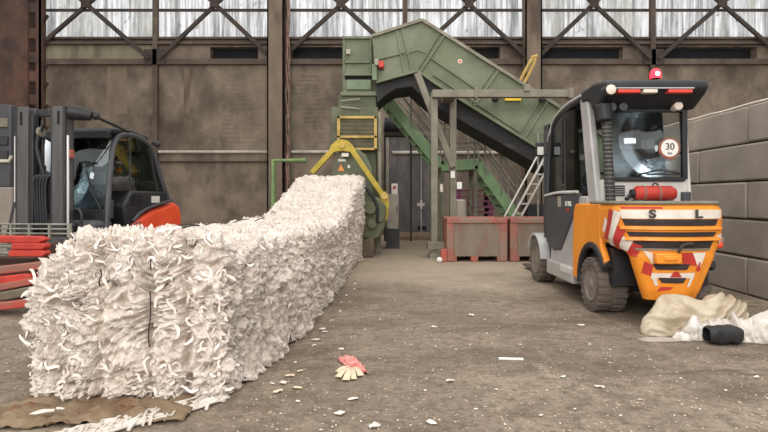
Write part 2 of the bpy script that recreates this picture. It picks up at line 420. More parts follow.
# service pipes on the wall
def pipe(name, pts, r, m, label, cat='pipe', group=None, smooth=0):
    mb = MB(); mb.tube(pts, r, 10, smooth=smooth); o = mb.build(name, m); tag(o, label, cat, group); return o
pipe('wall_pipe', [(ax(160, YW), YW-.1, 2.46), (ax(268, YW), YW-.1, 2.46)], .045, 'pipe_white', 'pale pipe along the brown wall left of the tall column behind the white bale')
pipe('wall_pipe', [(ax(292, YW), YW-.1, 2.46), (ax(338, YW), YW-.1, 2.46)], .045, 'pipe_white', 'short pale pipe on the brown wall between the tall column and the green baler')
pipe('wall_pipe', [(ax(392, YW), YW-.1, 2.44), (ax(548, YW), YW-.1, 2.44)], .05, 'pipe_white', 'long pale pipe on the wall behind the green stairs')
pipe('wall_pipe', [(ax(160, YW), YW-.07, 2.17), (ax(268, YW), YW-.07, 2.17)], .025, 'steel_dark', 'thin dark conduit on the wall under the pale pipe')
# twisted cable bundle beside the column
cb = MB()
for k in range(3):
    pts = []
    for i in range(60):
        z = .0+i*.137; t = z*2.2+k*2.1
        pts.append((-2.775+.04*math.sin(t)+.04*noise.noise((z*1.3, k*7, 0)), YW-.40+.04*math.cos(t), z))
    cb.tube(pts, .022, 6)
tag(cb.build('cable_bundle', 'cable'), 'frayed bundle of pinkish cables running up beside the tall column', 'cables')
cc = MB(); cc.box(-2.885, -2.80, YW-.3, YW-.2, 0, 8.4); tag(cc.build('cable_tray', 'rust'), 'narrow rusty tray standing along the right edge of the tall column', 'cable tray')
pipe('green_pipe', [(ax(273.5, 11.6), 11.6, .4), (ax(273.5, 11.6), 11.6, az(160.5, 11.6)), (ax(306, 11.6), 11.6, az(160.5, 11.6))], .055, 'green_pipe', 'green right-angled pipe rising behind the bale beside the baler')

# door in the back wall
dr = MB(); x0, x1 = ax(389, YW), ax(432, YW)
dr.box(x0, x1, YW-.06, YW+.02, .0, az(136, YW)); d1 = struct(dr, 'door_1', 'door_grey')
m_ = MB(); m_.box(x0-.1, x0, YW-.1, YW, 0, az(132, YW)); m_.box(x1, x1+.1, YW-.1, YW, 0, az(132, YW)); m_.box(x0-.1, x1+.1, YW-.1, YW, az(136, YW), az(131.5, YW)); m_.build('door_frame', 'grey_steel', d1)
m_ = MB(); xm = ax(421, YW); m_.box(xm-.02, xm+.02, YW-.09, YW-.05, 0, az(136, YW)); m_.build('door_edge', 'rail_steel', d1)
m_ = MB(); m_.box(xm-.12, xm+.1, YW-.1, YW-.05, az(206, YW), az(203, YW)); m_.box(xm-.03, xm+.03, YW-.12, YW-.05, az(209, YW), az(200, YW)); m_.build('door_handle', 'pipe_white', d1)
for i in range(1):
    m_ = MB(); m_.box(xm-.1, xm+.15, YW-.08, YW-.05, az(230, YW), az(226, YW)); m_.build('vent', 'black_hole', d1)
stp = MB(); stp.box(ax(394, 15.), ax(440, 15.), 14.6, 16.4, 0, .1); struct(stp, 'trim_5', 'cardboard', bevel=.01)

# rusty built-up column on the left, nearer than the wall
lc = MB(); D = 11.5
lc.box(ax(-30, D), ax(27.5, D), D, D+.06, 0, 8.); lc.box(ax(-30, D), ax(27, D), D+.5, D+.56, 0, 8.)
lc.box(ax(26.5, D), ax(28.5, D), D-.03, D+.6, 0, 8.)
lc.box(ax(36.5, D), ax(40, D), D-.02, D+.04, 0, 8.); lc.box(ax(39.2, D), ax(40, D), D-.02, D+.12, 0, 8.)
k = 0
for py in (-14, 8, 34, 58, 77, 100, 122, 150, 176, 205):
    z = az(py, D); lc.box(ax(27, D), ax(39, D), D+.0, D+.03, z-.09, z+.12)
    lc.beam((ax(28, D), D+.3, z-.4), (ax(39, D), D+.3, z-.05), .05, .05)
lc.box(ax(20, D), ax(28, D), D+.5, D+.55, 0, 8.)
struct(lc, 'column_8', 'rust')

# grey machine and concrete block at far left
cbx = thing('concrete_block', (ax(4, 9.6), 9.7, 0), 'pale grey concrete block at the left edge behind the black forklift', 'concrete block')
m_ = MB(); m_.box(ax(-34, 9.6), ax(11, 9.6), 9.6, 9.82, 0, az(187, 9.6)); m_.build('body', 'block_concrete', cbx, bevel=.03)
gm = thing('louvred_cabinet', (ax(4, 9.6), 9.7, az(187, 9.6)), 'dark grey louvred machine cabinet on the concrete block at the left edge', 'machine')
zb_, zt_ = az(187, 9.6), az(104, 9.6)
m_ = MB(); m_.box(ax(-34, 9.6), ax(9, 9.6), 9.64, 9.8, zb_, zt_); m_.build('housing', 'charcoal', gm, bevel=.02)
for py in (118, 136, 150): 
    m_ = MB(); m_.box(ax(-30, 9.6), ax(7, 9.6), 9.6, 9.66, az(py+9, 9.6), az(py, 9.6)); m_.build('louvre', 'grey_steel' if py == 118 else 'black_paint', gm, bevel=.01)
m_ = MB(); m_.tube([at(-20, 161, 9.6), at(9, 161, 9.6), at(11.5, 156, 9.6)], .03, 8); m_.build('handle', 'pipe_white', gm)

# ------------------------------------------------------------------ stacked concrete blocks at the right
CH = .43
ang = math.atan(.025)
def wx(y): return 4.10+.025*(y-5.98)
cn = ['topmost', 'second from top', 'third from top', 'fourth from top', 'bottom']
WHERE = {0: ['in front of the forklift tail, cut by the frame edge', 'beside the forklift tail', 'behind the forklift cab'], 1: ['beside the forklift tail, cut by the frame edge', 'behind the forklift cab', 'deepest in the wall']}
for r in range(5):
    z0 = (4-r)*CH; odd = r % 2
    starts = [4.32, 6.34, 8.36] if not odd else [5.33, 7.35]
    for i, y0 in enumerate(starts):
        y1 = y0+2.02; y0 = 4.32 if y0 == 5.33 else y0; b = MB()
        g = .012; ja = random.uniform(-.01, .012)
        x0, x1 = wx(y0)+ja, wx(y1)+ja
        vs = [(x0, y0+g, z0+.006), (x0+.8, y0+g, z0+.006), (x1+.8, y1-g, z0+.006), (x1, y1-g, z0+.006)]
        vs += [(a, c, z0+CH-.008) for a, c, _ in vs]
        b.add(vs, [(3, 2, 1, 0), (4, 5, 6, 7), (0, 1, 5, 4), (1, 2, 6, 5), (2, 3, 7, 6), (3, 0, 4, 7)])
        o = b.build('concrete_block', 'block_concrete', bevel=.022)
        pos = (['nearest the camera', 'in the middle', 'farthest back'] if not odd else ['nearer the camera', 'farther back'])[i]
        tag(o, 'grey concrete block %s in the %s course of the stacked wall' % (pos, cn[r].replace('topmost', 'top').replace(' from top', '-from-top')), 'concrete block', 'stacked concrete blocks of the wall at the right')
m_ = MB(); pts = [(wx(y)+.03+.02*noise.noise((y*3, 1, 2)), y, 5*CH+.012+.012*abs(noise.noise((y*4, 5, 1)))) for y in np.linspace(4.6, 9.8, 40)]
m_.tube(pts, .012, 6); tag(m_.build('film_strip', 'decal_white'), 'pale strip of film lying along the top edge of the concrete block wall', 'film strip')

# ------------------------------------------------------------------ the bale
def ip(y, t):
    xs = [a for a, _ in t]; ys = [b for _, b in t]; return float(np.interp(y, xs, ys))
RT = [(3.05, -.87), (3.4, -.76), (4.4, -.63), (6.7, -.5), (8.5, -.45), (9.6, -.40), (10.3, -.36)]
LT = [(3.05, -1.89), (3.6, -1.92), (5, -1.76), (6.5, -1.64), (8, -1.56), (10.3, -1.53)]
TT = [(3.05, .89), (5, .85), (6.3, .82), (6.9, .86), (7.5, .95), (8.2, 1.08), (9, 1.28), (9.6, 1.45), (10.3, 1.51)]
NP = 380
def section(y):
    x0, x1, h = ip(y, LT), ip(y, RT), ip(y, TT)
    rl = ip(y, [(3.05, .36), (4., .2), (6, .14)]); rr = .12
    pts = [(x0+.02, 0.005), (x0, h-rl)]
    for k in range(1, 7): a = PI-k*PI/12; pts.append((x0+rl+rl*math.cos(a), h-rl+rl*math.sin(a)))
    for k in range(0, 7): a = PI/2-k*PI/12; pts.append((x1-rr+rr*math.cos(a), h-rr+rr*math.sin(a)))
    pts.append((x1-.02, .005)); pts.append((x1-.3, 0.004)); pts.append((x0+.3, .004)); pts.append((x0+.02, .005))
    P = np.array(pts); L = np.concatenate([[0], np.cumsum(np.linalg.norm(np.diff(P, axis=0), axis=1))])
    t = np.linspace(0, L[-1], NP, endpoint=False)
    return np.stack([np.interp(t, L, P[:, 0]), np.interp(t, L, P[:, 1])], 1)
rings = []
s0 = section(3.05); cen = np.array([(s0[:, 0].min()+s0[:, 0].max())/2, .42])
for k in range(80):
    s = .02+.98*(k/79)
    p = cen+(s0-cen)*s; p[:, 1] = np.maximum(p[:, 1], .004)
    rings.append(np.column_stack([p[:, 0], np.full(NP, 3.05-.03*(1-s**6)), p[:, 1]]))
y = 3.05; step = .012
while y < 10.3:
    y += step; step = min(.026, .0095*(y/3.05)**1.0)
    p = section(y); rings.append(np.column_stack([p[:, 0], np.full(NP, y), p[:, 1]]))
V = np.concatenate(rings); NR = len(rings)
faces = []
for i in range(NR-1):
    a = i*NP
    for k in range(NP):
        k2 = (k+1) % NP; faces.append((a+k, a+k2, a+NP+k2, a+NP+k))
faces.append(tuple(range(NP-1, -1, -1))); faces.append(tuple(range((NR-1)*NP, NR*NP)))
me = bpy.data.meshes.new('body'); me.from_pydata(V.tolist(), [], faces); 
bm = bmesh.new(); bm.from_mesh(me); bmesh.ops.recalc_face_normals(bm, faces=bm.faces); bm.to_mesh(me); bm.free(); me.update()
NV = len(me.vertices); nr = np.zeros(NV*3); me.vertices.foreach_get('normal', nr); nr = nr.reshape(-1, 3)
disp = np.zeros(NV)
SEAM = [-1.76, -1.52, -1.27, -1.07]
for i in range(NV):
    p = Vector(V[i]); 
    if p.z < .003: continue
    n_ = nr[i]; q = p+noise.noise_vector(p*6.)*.05
    if abs(n_[1]) > .7: A, B = q.x, q.z
    elif abs(n_[0]) > .6: A, B = q.y, q.z
    else: A, B = q.x, q.y
    th = 1.9*noise.noise(p*1.7+Vector((4, 4, 1)))+(.5 if abs(n_[2]) < .6 else 1.2)
    ct, sn = math.cos(th), math.sin(th); u_, v_ = A*ct+B*sn, B*ct-A*sn
    f1 = 1-abs(noise.noise(Vector((u_*4.5, v_*15, p.y*3))))*2.6
    f2 = 1-abs(noise.noise(Vector((u_*10+7, v_*33, p.y*5+3))))*2.4
    f3 = 1-abs(noise.noise(q*26.+Vector((9, 2, 5))))*2.2
    f4 = abs(noise.noise(q*8.5+Vector((2, 6, 1))))*2-.5
    k_ = 1.5 if V[i, 1] < 3.3 else 1.
    f5 = 1-abs(noise.noise(p*17.+noise.noise_vector(p*9.)*.35))*2.4
    d = .022*f1+.016*k_*f2+.010*k_*f3+.03*f4+.016*k_*f5+.04*noise.noise(p*3.2)+.05*noise.noise(p*1.4)
    if V[i, 1] < 3.10:
        ds = min(abs(p.x-sx-.03*noise.noise((sx*9, p.z*3, 0))) for sx in SEAM)
        d -= .055*math.exp(-(ds/.026)**2)
        d += .03*min(1, ds/.1)
    else:
        ww = (p.y+.07*noise.noise((p.y*1.3, p.z*2.5, 3))+.05*noise.noise((p.y*.7, p.x*2, 9)))
        e = abs(ww % .31-.155); d -= .032*math.exp(-(e/.022)**2)
    disp[i] = d-.035
V2 = V+nr*disp[:, None]; V2[:, 2] = np.maximum(V2[:, 2], .002)
me.vertices.foreach_set('co', V2.ravel()); me.update(); me.shade_smooth()
bale = thing('plastic_bale', (-1.2, 6.5, 0), 'long pressed bale of shredded white plastic film pushed out of the green baler', 'bale')
me.transform(Matrix.Translation((1.2, -6.5, 0))); me.materials.append(MATS['bale_inner'])
bo = bpy.data.objects.new('body', me); COL.objects.link(bo); bo.parent = bale

# loose film strips over the pressed surface
def ribbons(P0, N0, D0, length, width, seg, lift, curl, name, m, parent):
    n = len(P0); T = D0-(D0*N0).sum(1, keepdims=True)*N0; T /= np.linalg.norm(T, axis=1, keepdims=True)+1e-9
    ph = RNG.uniform(0, 6.28, n); fr = RNG.uniform(.6, 1.6, n); turn = RNG.normal(0, curl, n); tw = RNG.normal(0, .3, n); tws = RNG.normal(0, .35, n)
    pos = P0.copy(); t = T.copy(); verts = np.zeros((n, seg+1, 2, 3))
    ds = (length/seg)[:, None]
    for s in range(seg+1):
        u = s/seg; B = np.cross(N0, t)
        lf = (lift*np.sin(ph+u*fr*6.28))[:, None]*N0
        an = (tw+tws*u*2)[:, None]; wv = B*np.cos(an)+N0*np.sin(an)
        hw = (width*.5*(1-.5*abs(2*u-1)**3))[:, None]
        c = pos+lf; verts[:, s, 0] = c-wv*hw; verts[:, s, 1] = c+wv*hw
        dt = (turn/seg+RNG.normal(0, .25, n))[:, None]
        t = t*np.cos(dt)+B*np.sin(dt); pos = pos+t*ds
    vv = verts.reshape(-1, 3); vv[:, 2] = np.maximum(vv[:, 2], .004)
    base = (np.arange(n)*(seg+1)*2)[:, None]
    fs = np.concatenate([base+np.array([2*s, 2*s+1, 2*s+3, 2*s+2]) for s in range(seg)], 1).reshape(-1, 4)
    mm = bpy.data.meshes.new(name); inv = np.array(frame(parent).inverted()) if parent is not None else np.eye(4)
    vv = vv@inv[:3, :3].T+inv[:3, 3]
    mm.vertices.add(len(vv)); mm.vertices.foreach_set('co', vv.ravel().astype(np.float32))
    mm.loops.add(fs.size); mm.loops.foreach_set('vertex_index', fs.ravel().astype(np.int32))
    mm.polygons.add(len(fs)); mm.polygons.foreach_set('loop_start', np.arange(0, fs.size, 4, dtype=np.int32)); mm.polygons.foreach_set('loop_total', np.full(len(fs), 4, dtype=np.int32))
    mm.update(calc_edges=True); mm.validate(); mm.shade_smooth(); mm.materials.append(MATS[m])
    o = bpy.data.objects.new(name, mm); COL.objects.link(o); o.parent = parent; return o
idx = np.arange(NV); ok = (V2[:, 2] > .03) & (V2[:, 1] < 10.2)
ok &= ~((nr[:, 0] < -.7) & (V2[:, 1] > 3.4))
idx = idx[ok]
# weight by surface area each vertex stands for, more for the near end
ring_i = idx//NP
spacing = np.array([.012*(.02+.98*min(k, 79)/79) if k <= 79 else abs(rings[k][0, 1]-rings[k-1][0, 1]) for k in range(NR)])
wgt = spacing[ring_i]*np.where(V2[idx, 1] < 3.12, 2.0, 1.)*np.interp(V2[idx, 1], [3, 5, 7, 10], [1.3, 1., .8, .7])
wgt = np.where(ring_i <= 79, wgt*np.maximum(ring_i/79., .02)*1.2, wgt)
wgt /= wgt.sum()
NRB = 1700
ch = RNG.choice(idx, NRB, p=wgt)
P0 = V2[ch]+RNG.normal(0, .004, (NRB, 3)); N0 = nr[ch]/np.linalg.norm(nr[ch], axis=1, keepdims=True); 
D0 = RNG.normal(0, 1, (NRB, 3)); D0[:, 2] *= 1.2
ribbons(P0+N0*.002, N0, D0, RNG.uniform(.03, .11, NRB), RNG.uniform(.006, .018, NRB), 10, RNG.uniform(.001, .005, NRB), 1.4, 'loose_strips', 'bale_film', bale)['kind'] = 'stuff'
# net offcuts hanging at the lower right of the front and the fringe along the foot
# baling wires
wr = MB()
def wire(pts, r=.004): 
    m_ = MB(); m_.tube(pts, r, 6, smooth=1); m_.build('baling_wire', 'wire_dark', bale)
wire([(-1.255+.006*math.sin(i), 3.0+.004*math.cos(i*2), .60-.05*i) for i in range(7)], .0035)
wire([(-1.25+.01*math.sin(i*3), 3.0, .80-.03*i) for i in range(4)], .003)
wire([(-1.51+.01*math.sin(i*2), 2.98, .72-.03*i) for i in range(4)], .004)
for (px, py, d, dx, dz) in ((130, 236, 3.6, .05, .06), (182, 257, 3.6, .1, .02), (178, 248, 4.2, .12, -.01), (205, 246, 4.4, .1, .02), (233, 235, 5.2, .14, .05), (254, 231, 5.8, .1, .05), (258, 217, 6.5, .06, -.09), (271, 214, 7., .04, -.09)):
    p = at(px, py, d); zt2 = ip(d, TT)+.025
    p.z = zt2
    wire([p, p+Vector((dx*.5, .02, .012+abs(dz)*.3)), p+Vector((dx, .05, max(dz, 0)*.6+.004))], .005)
# net strip trailing from the bale on the floor, and the crushed cardboard below
ns = MB()
pa, pb, wn = Vector((-.93, 3.02, 0)), Vector((-1.47, 2.52, 0)), .10
dv = (pb-pa).normalized(); sv = Vector((-dv.y, dv.x, 0)); LN = (pb-pa).length; wn = .14
for k in range(-3, 4):
    pts = [pa+dv*(t*LN)+sv*(k*wn/6+.008*noise.noise((t*9, k, 0)))+Vector((0, 0, .014+.012*abs(noise.noise((t*5, k*.6, 4)))+.1*max(0, .12-t))) for t in np.linspace(0, 1, 26)]
    ns.tube(pts, .008 if abs(k) != 2 else .012, 5)
for i in range(46):
    t = i/46; k = random.choice((-3, -1, 1)); a = pa+dv*(t*LN)+sv*(k*wn/6)+Vector((0, 0, .018)); 
    b = a+dv*random.uniform(.03, .09)+sv*(random.choice((1, 1, 2))*wn/3)+Vector((0, 0, random.uniform(-.002, .012)))
    ns.tube([a, (a+b)/2+Vector((0, 0, .008)), b], random.uniform(.005, .010), 5)
tag(ns.build('net_strip', 'net_film'), 'lacy strip of white plastic netting trailing on the floor from the bale front', 'plastic netting')
cd = MB()
def cdf(u, v):
    x = -1.98+1.0*u; y_ = 2.62+.5*v+.12*u
    return (x+.05*noise.noise((u*3, v*3, 1)), y_+.05*noise.noise((u*4, v*2, 5)), .006+.05*abs(noise.noise((u*6, v*5, 2)))+.03*abs(noise.noise((u*17, v*13, 2))))
cd.grid(cdf, 60, 40); tag(cd.build('cardboard_sheet', 'cardboard', solid=.004), 'crushed brown cardboard sheet on the floor at the foot of the bale front', 'cardboard')

# ------------------------------------------------------------------ green baler
DB = 11.2
bal = thing('baler', (-.6, DB, 0), 'green baling press with tall hopper and yellow braces behind the end of the white bale', 'baler')
def bx(mb, px0, px1, py0, py1, d0, d1):      # a box whose front spans a bearing range at distance d0
    return mb.box(ax(px0, d0), ax(px1, d0), d0, d1, az(py1, d0), az(py0, d0))
m_ = MB(); bx(m_, 338.5, 376.5, 95, 262, DB, 12.6); m_.build('lower_housing', 'green_dark', bal, bevel=.02)
m_ = MB(); bx(m_, 342.5, 372, 37, 95, DB+.05, 12.5); m_.build('hopper', 'green_paint', bal, bevel=.015)
m_ = MB(); 
p = [(ax(371.5, DB), az(36, DB)), (ax(376, DB), az(40, DB)), (ax(382, DB), az(95, DB)), (ax(371.5, DB), az(95, DB))]
m_.prism(p, 'xz', DB+.1, 12.4); m_.build('hopper_side', 'green_dark', bal, bevel=.01)
for a, b_, c, d_, dd in ((340.5, 380, 91.5, 95.5, DB-.08), (343.5, 375, 72.5, 75.5, DB-.03), (343.5, 372.5, 61, 63, DB+.0), (341.5, 373, 36, 38.5, DB-.02)):
    m_ = MB(); bx(m_, a, b_, c, d_, dd, DB+.3); m_.build('flange', 'green_paint', bal, bevel=.005)
m_ = MB(); bx(m_, 346.5, 371, 79.5, 89.5, DB+.0, DB+.1); m_.build('panel', 'green_panel', bal, bevel=.006)
m_ = MB(); bx(m_, 345, 371.5, 75.6, 79.4, DB+.02, DB+.1); m_.build('slot', 'black_hole', bal)
m_ = MB(); bx(m_, 346, 350.5, 49, 54, DB-.03, DB+.1); m_.build('junction_box', 'cabinet_grey', bal, bevel=.006)
for px in (344, 370.8):
    m_ = MB(); bx(m_, px-.8, px+.8, 38, 72, DB, DB+.1); m_.build('rib', 'green_paint', bal, bevel=.004)
m_ = MB(); bx(m_, 331, 378, 107, 150, DB-.1, DB+.05); m_.build('front_plate', 'green_dark', bal, bevel=.01)
gd = MB(); bx(gd, 337.5, 376, 117, 149, DB-.16, DB-.12); go = gd.build('guard_door', 'mesh_infill', bal)
m_ = MB()
for a, b_, c, d_ in ((337, 340, 116, 150), (374, 377, 116, 150), (337, 377, 116, 118.5), (337, 377, 135.5, 138), (337, 377, 148, 150)): bx(m_, a, b_, c, d_, DB-.22, DB-.15)
m_.build('guard_frame', 'yellow_worn', go, bevel=.006)
m_ = MB()
for px in range(343, 374, 4): bx(m_, px, px+.5, 118, 149, DB-.18, DB-.15)
for py in range(121, 148, 4): bx(m_, 340, 374, py, py+.5, DB-.18, DB-.15)
m_.build('guard_mesh', 'green_dark', go)
# press head: green trapezoid with plates and warning triangle
dh = 10.75
m_ = MB(); m_.prism([(ax(a, dh), az(b_, dh)) for a, b_ in ((331, 176), (336, 157), (342, 150), (358, 149), (366, 155), (372, 168), (373, 200), (330, 200))], 'xz', dh, DB+.1); m_.build('press_head', 'green_paint', bal, bevel=.015)
m_ = MB(); bx(m_, 338, 346, 159, 161.5, dh-.012, dh+.01); m_.build('name_plate', 'paper_white', bal)
m_ = MB(); m_.prism([(ax(a, dh), az(b_, dh)) for a, b_ in ((337.5, 171), (341, 164), (344.5, 171))], 'xz', dh-.012, dh+.01); m_.build('warning_triangle', 'orange', bal)
for a, b_, c, d_ in ((347.5, 350, 165, 168), (341, 344, 154, 156.5)):
    m_ = MB(); bx(m_, a, b_, c, d_, dh-.012, dh+.01); m_.build('sticker', 'paper_white', bal)
# yellow brace arms
dy = 10.55
m_ = MB(); arc = [(ax(a, dy), az(b_, dy)) for a, b_ in ((328.5, 152), (331, 145.5), (336, 141), (342, 139.5), (348, 141), (353, 145.5), (356.5, 151.5), (352, 152.5), (342, 151), (333, 152.5))]
m_.prism(arc, 'xz', dy-.05, dy+.12); m_.build('brace_crown', 'yellow', bal, bevel=.01)
for pts in (((333, 150), (312, 173)), ((351.5, 149.5), (386, 200))):
    m_ = MB(); a, b_ = at(*pts[0], dy), at(*pts[1], dy); m_.beam(a, b_, .10, .135, up=(0, 1, 0)); m_.build('brace_arm', 'yellow', bal, bevel=.012)
for a, b_, c in ((342, 145.5, .05), (384.5, 196, .07)):
    m_ = MB(); m_.cyl(at(a, b_, dy-.1), at(a, b_, dy+.1), c, 14); m_.build('pivot_pin', 'yellow_worn', bal, bevel=.006)
m_ = MB(); m_.prism([(ax(a, dy), az(b_, dy)) for a, b_ in ((380, 196), (385, 191), (389, 198), (389, 212), (386.5, 222), (382, 214))], 'xz', dy-.07, dy+.07); m_.build('brace_foot', 'yellow', bal, bevel=.01)
m_ = MB(); bx(m_, 341.8, 348.5, 153, 156.5, dy-.02, dy+.1); m_.build('label', 'decal_white', bal)
# clamping jaw beside the bale outlet
dj = 10.35
m_ = MB(); m_.prism([(ax(a, dj), az(b_, dj)) for a, b_ in ((362, 198), (378, 197), (386, 206), (385, 226), (379, 238), (362, 241))], 'xz', dj-.05, 12.); m_.build('jaw_housing', 'green_dark', bal, bevel=.03)
m_ = MB(); m_.cyl(at(370, 208, dj-.12), at(370, 208, dj), .12, 18); m_.cyl(at(379, 217, dj-.1), at(379, 217, dj), .1, 18); m_.cyl(at(372, 224, dj-.12), at(372, 224, dj), .09, 18); m_.build('jaw_cylinder', 'green_dark', bal, bevel=.012)
m_ = MB(); m_.tube([at(366, 188, dj-.1), at(378, 204, dj-.12), at(377, 222, dj-.12)], .03, 8, smooth=2); m_.build('hydraulic_hose', 'black_plastic', bal)
m_ = MB(); m_.box(ax(352, 10.3), ax(374, 10.3), 10.3, 11.1, 0, az(236, 10.3)); m_.build('plinth', 'concrete_plinth', bal, bevel=.03)
m_ = MB(); m_.box(ax(374, 11.2), ax(381, 11.2), 11., 11.6, 0, az(230, 11.2)); m_.build('foot', 'grey_steel', bal, bevel=.01)
m_ = MB(); m_.box(ax(296, 10.7), ax(352, 10.7), 10.9, 12.4, .05, az(180, 10.7)); m_.build('channel', 'green_dark', bal, bevel=.02)
m_ = MB(); bx(m_, 378, 381.5, 112, 190, DB-.12, DB); m_.build('corner_post', 'grey_steel', bal, bevel=.01)
for py in (103, 109):
    m_ = MB(); m_.tube([at(341, py-2, DB-.15), at(360, py-4 if py < 105 else py, DB-.15)], .018, 6); m_.build('grab_rail', 'rail_steel', bal)

# ------------------------------------------------------------------ inclined conveyor
DC = 11.
con = thing('conveyor', (ax(470, DC), DC, 0), 'long green enclosed conveyor climbing over the hall to the baler hopper', 'conveyor')
def poly(pts, d): return [(ax(a, d), az(b_, d)) for a, b_ in pts]
GP = [(372, 36.5), (422, 20.5), (563, 110), (606, 138), (606, 192), (533, 145), (458, 98.5), (430, 80), (418, 71), (376, 82.5)]
m_ = MB(); m_.prism(poly(GP, DC), 'xz', DC, DC+1.3); m_.build('side_casing', 'green_paint', con, bevel=.012)
# darker belt trough under the casing
BP = [(376, 83), (418, 71.5), (430, 80.5), (458, 99), (533, 145.5), (606, 192.5), (606, 207), (530, 160), (458, 119), (432, 104), (422, 96), (412, 86.5), (396, 88.5), (386, 95), (377, 103)]
m_ = MB(); m_.prism(poly(BP, DC+.08), 'xz', DC+.08, DC+1.2); m_.build('belt_trough', 'belt_rubber', con, bevel=.01)
# flanges & ribs on the near side
def stripe(mb, p0, p1, wpx, d0, d1, d=DC):
    a, b_ = at(*p0, d), at(*p1, d); a.y = b_.y = (d0+d1)/2; mb.beam(a, b_, abs(d1-d0), wpx*d/F, up=(0, 1, 0)) if False else mb.beam(a, b_, wpx*d/F, abs(d1-d0), up=(0, 1, 0))
m_ = MB(); 
for a, b_ in zip(GP[:4], GP[1:4]): stripe(m_, a, b_, 3.2, DC-.07, DC+.03)
m_.build('top_flange', 'grey_steel', con, bevel=.006)
m_ = MB(); 
for a, b_ in ((GP[4], GP[5]), (GP[5], GP[6]), (GP[6], GP[7]), (GP[7], GP[8]), (GP[8], GP[9])): stripe(m_, a, b_, 2.6, DC-.06, DC+.03)
m_.build('bottom_flange', 'green_paint', con, bevel=.006)
for p0, p1, wd in (((396.5, 31), (405, 76), 1.6), ((402, 29), (412, 73), 1.6), ((444, 36), (421, 71), 2.2), ((440, 33), (417.5, 70), 1.2), ((498, 71), (474, 106), 2.2), ((494, 69), (470.5, 104), 1.2), ((547, 102), (524, 138), 2.2), ((541, 98), (519, 134), 1.2), ((376, 60), (404, 53), 1.6), ((430, 58), (487, 97), 1.1), ((433, 75), (520, 133), 1.1)):
    m_ = MB(); stripe(m_, p0, p1, wd, DC-.045, DC+.01); m_.build('rib', 'green_paint', con, bevel=.004)
m_ = MB()
for i in range(14):
    t = i/13; a = at(407+24*t, 54-5.*math.sin(t*PI)+3*t, DC); m_.cyl(a+Vector((0, -.03, 0)), a+Vector((0, .02, 0)), .016, 8)
m_.build('bolt_arc', 'grey_steel', con)
m_ = MB(); a = at(460, 61.5, DC); m_.cyl(a+Vector((0, -.012, 0)), a+Vector((0, .01, 0)), .045, 18); so = m_.build('sticker', 'decal_white', con)
m_ = MB(); m_.cyl(a+Vector((0, -.016, 0)), a+Vector((0, -.01, 0)), .026, 14); m_.build('sticker_mark', 'orange_red', so)
m_ = MB(); bx(m_, 505, 521, 94.8, 100.5, DC-.09, DC-.07); m_.build('warning_sign', 'yellow_sign', con)
m_ = MB(); bx(m_, 378.5, 384, 60.5, 67.5, DC-.2, DC); m_.build('alarm_light', 'red_paint', con, bevel=.02)
m_ = MB(); bx(m_, 374.5, 378.5, 58.5, 65, DC-.2, DC); m_.build('alarm_box', 'cabinet_grey', con, bevel=.012)
m_ = MB(); bx(m_, 372, 377, 64, 80, DC-.14, DC); m_.build('bracket', 'green_panel', con, bevel=.01)
for px, py in ((495, 99), (542, 99.5)):
    m_ = MB(); a = at(px, py, DC-.15); m_.tube([a, a+Vector((.07, .05, .08)), a+Vector((.16, .08, .1))], .035, 8); m_.ball(a, .065, 8); m_.build('bearing', 'black_plastic', con)
# yellow grab bar standing on the casing near the tall column
m_ = MB()
for o_ in (0, 4.2): m_.tube([at(520+o_, 81+o_*.4, DC-.03), at(530+o_, 62+o_*.4, DC-.03), at(533.5+o_*.4, 56.5, DC-.03)], .032, 8)
m_.tube([at(531, 58, DC-.03), at(537.5, 56, DC-.03)], .04, 8); m_.build('grab_bar', 'yellow_worn', con)

# support portal in front of the conveyor
DS = 10.25
sp = thing('support_frame', (ax(443, DS), DS, 0), 'grey steel portal frame with two posts and a long beam under the conveyor', 'steel frame')
m_ = MB(); bx(m_, 431.2, 437.8, 92, 259, DS, DS+.14); m_.build('post', 'grey_steel', sp, bevel=.008)
m_ = MB(); bx(m_, 450, 456.5, 95, 250, DS+.5, DS+.64); m_.build('post', 'grey_steel', sp, bevel=.008)
m_ = MB(); bx(m_, 432.5, 571, 89.5, 97, DS-.12, DS+.02); m_.box(ax(445, DS), ax(457, DS), DS, DS+.7, az(97, DS), az(91, DS)); m_.build('beam', 'grey_steel', sp, bevel=.008)
m_ = MB(); m_.beam(at(417, 73, DS+.3), at(453, 167, DS+.45), .12, .1, up=(0, 1, 0)); m_.build('diagonal_brace', 'grey_steel', sp, bevel=.008)
m_ = MB(); bx(m_, 428, 447, 242, 250, DS-.05, DS+.3); bx(m_, 429.5, 440, 254, 260, DS-.08, DS+.2); m_.build('foot_plate', 'grey_steel', sp, bevel=.01)
m_ = MB(); bx(m_, 569, 574, 88, 98, DS-.14, DS+.04); m_.build('end_plate', 'grey_steel', sp, bevel=.006)
for a, b_, c, d_ in ((475.5, 477.5, 87, 98), (524.5, 530, 84, 91)):
    m_ = MB(); bx(m_, a, b_, c, d_, DS-.16, DS+.02); m_.build('clamp', 'grey_steel', sp, bevel=.008)
for a, b_, c, d_ in ((450.8, 454.8, 171, 178),):
    m_ = MB(); bx(m_, a, b_, c, d_, DS+.47, DS+.51); m_.build('notice', 'paper_white', sp)
m_ = MB(); bx(m_, 457, 462, 182, 189, DS+.5, DS+.56); m_.build('switch_box', 'paper_white', sp, bevel=.006)
m_ = MB(); bx(m_, 440, 443, 184, 192, DS+.5, DS+.56); m_.build('switch_box', 'decal_white', sp, bevel=.006)

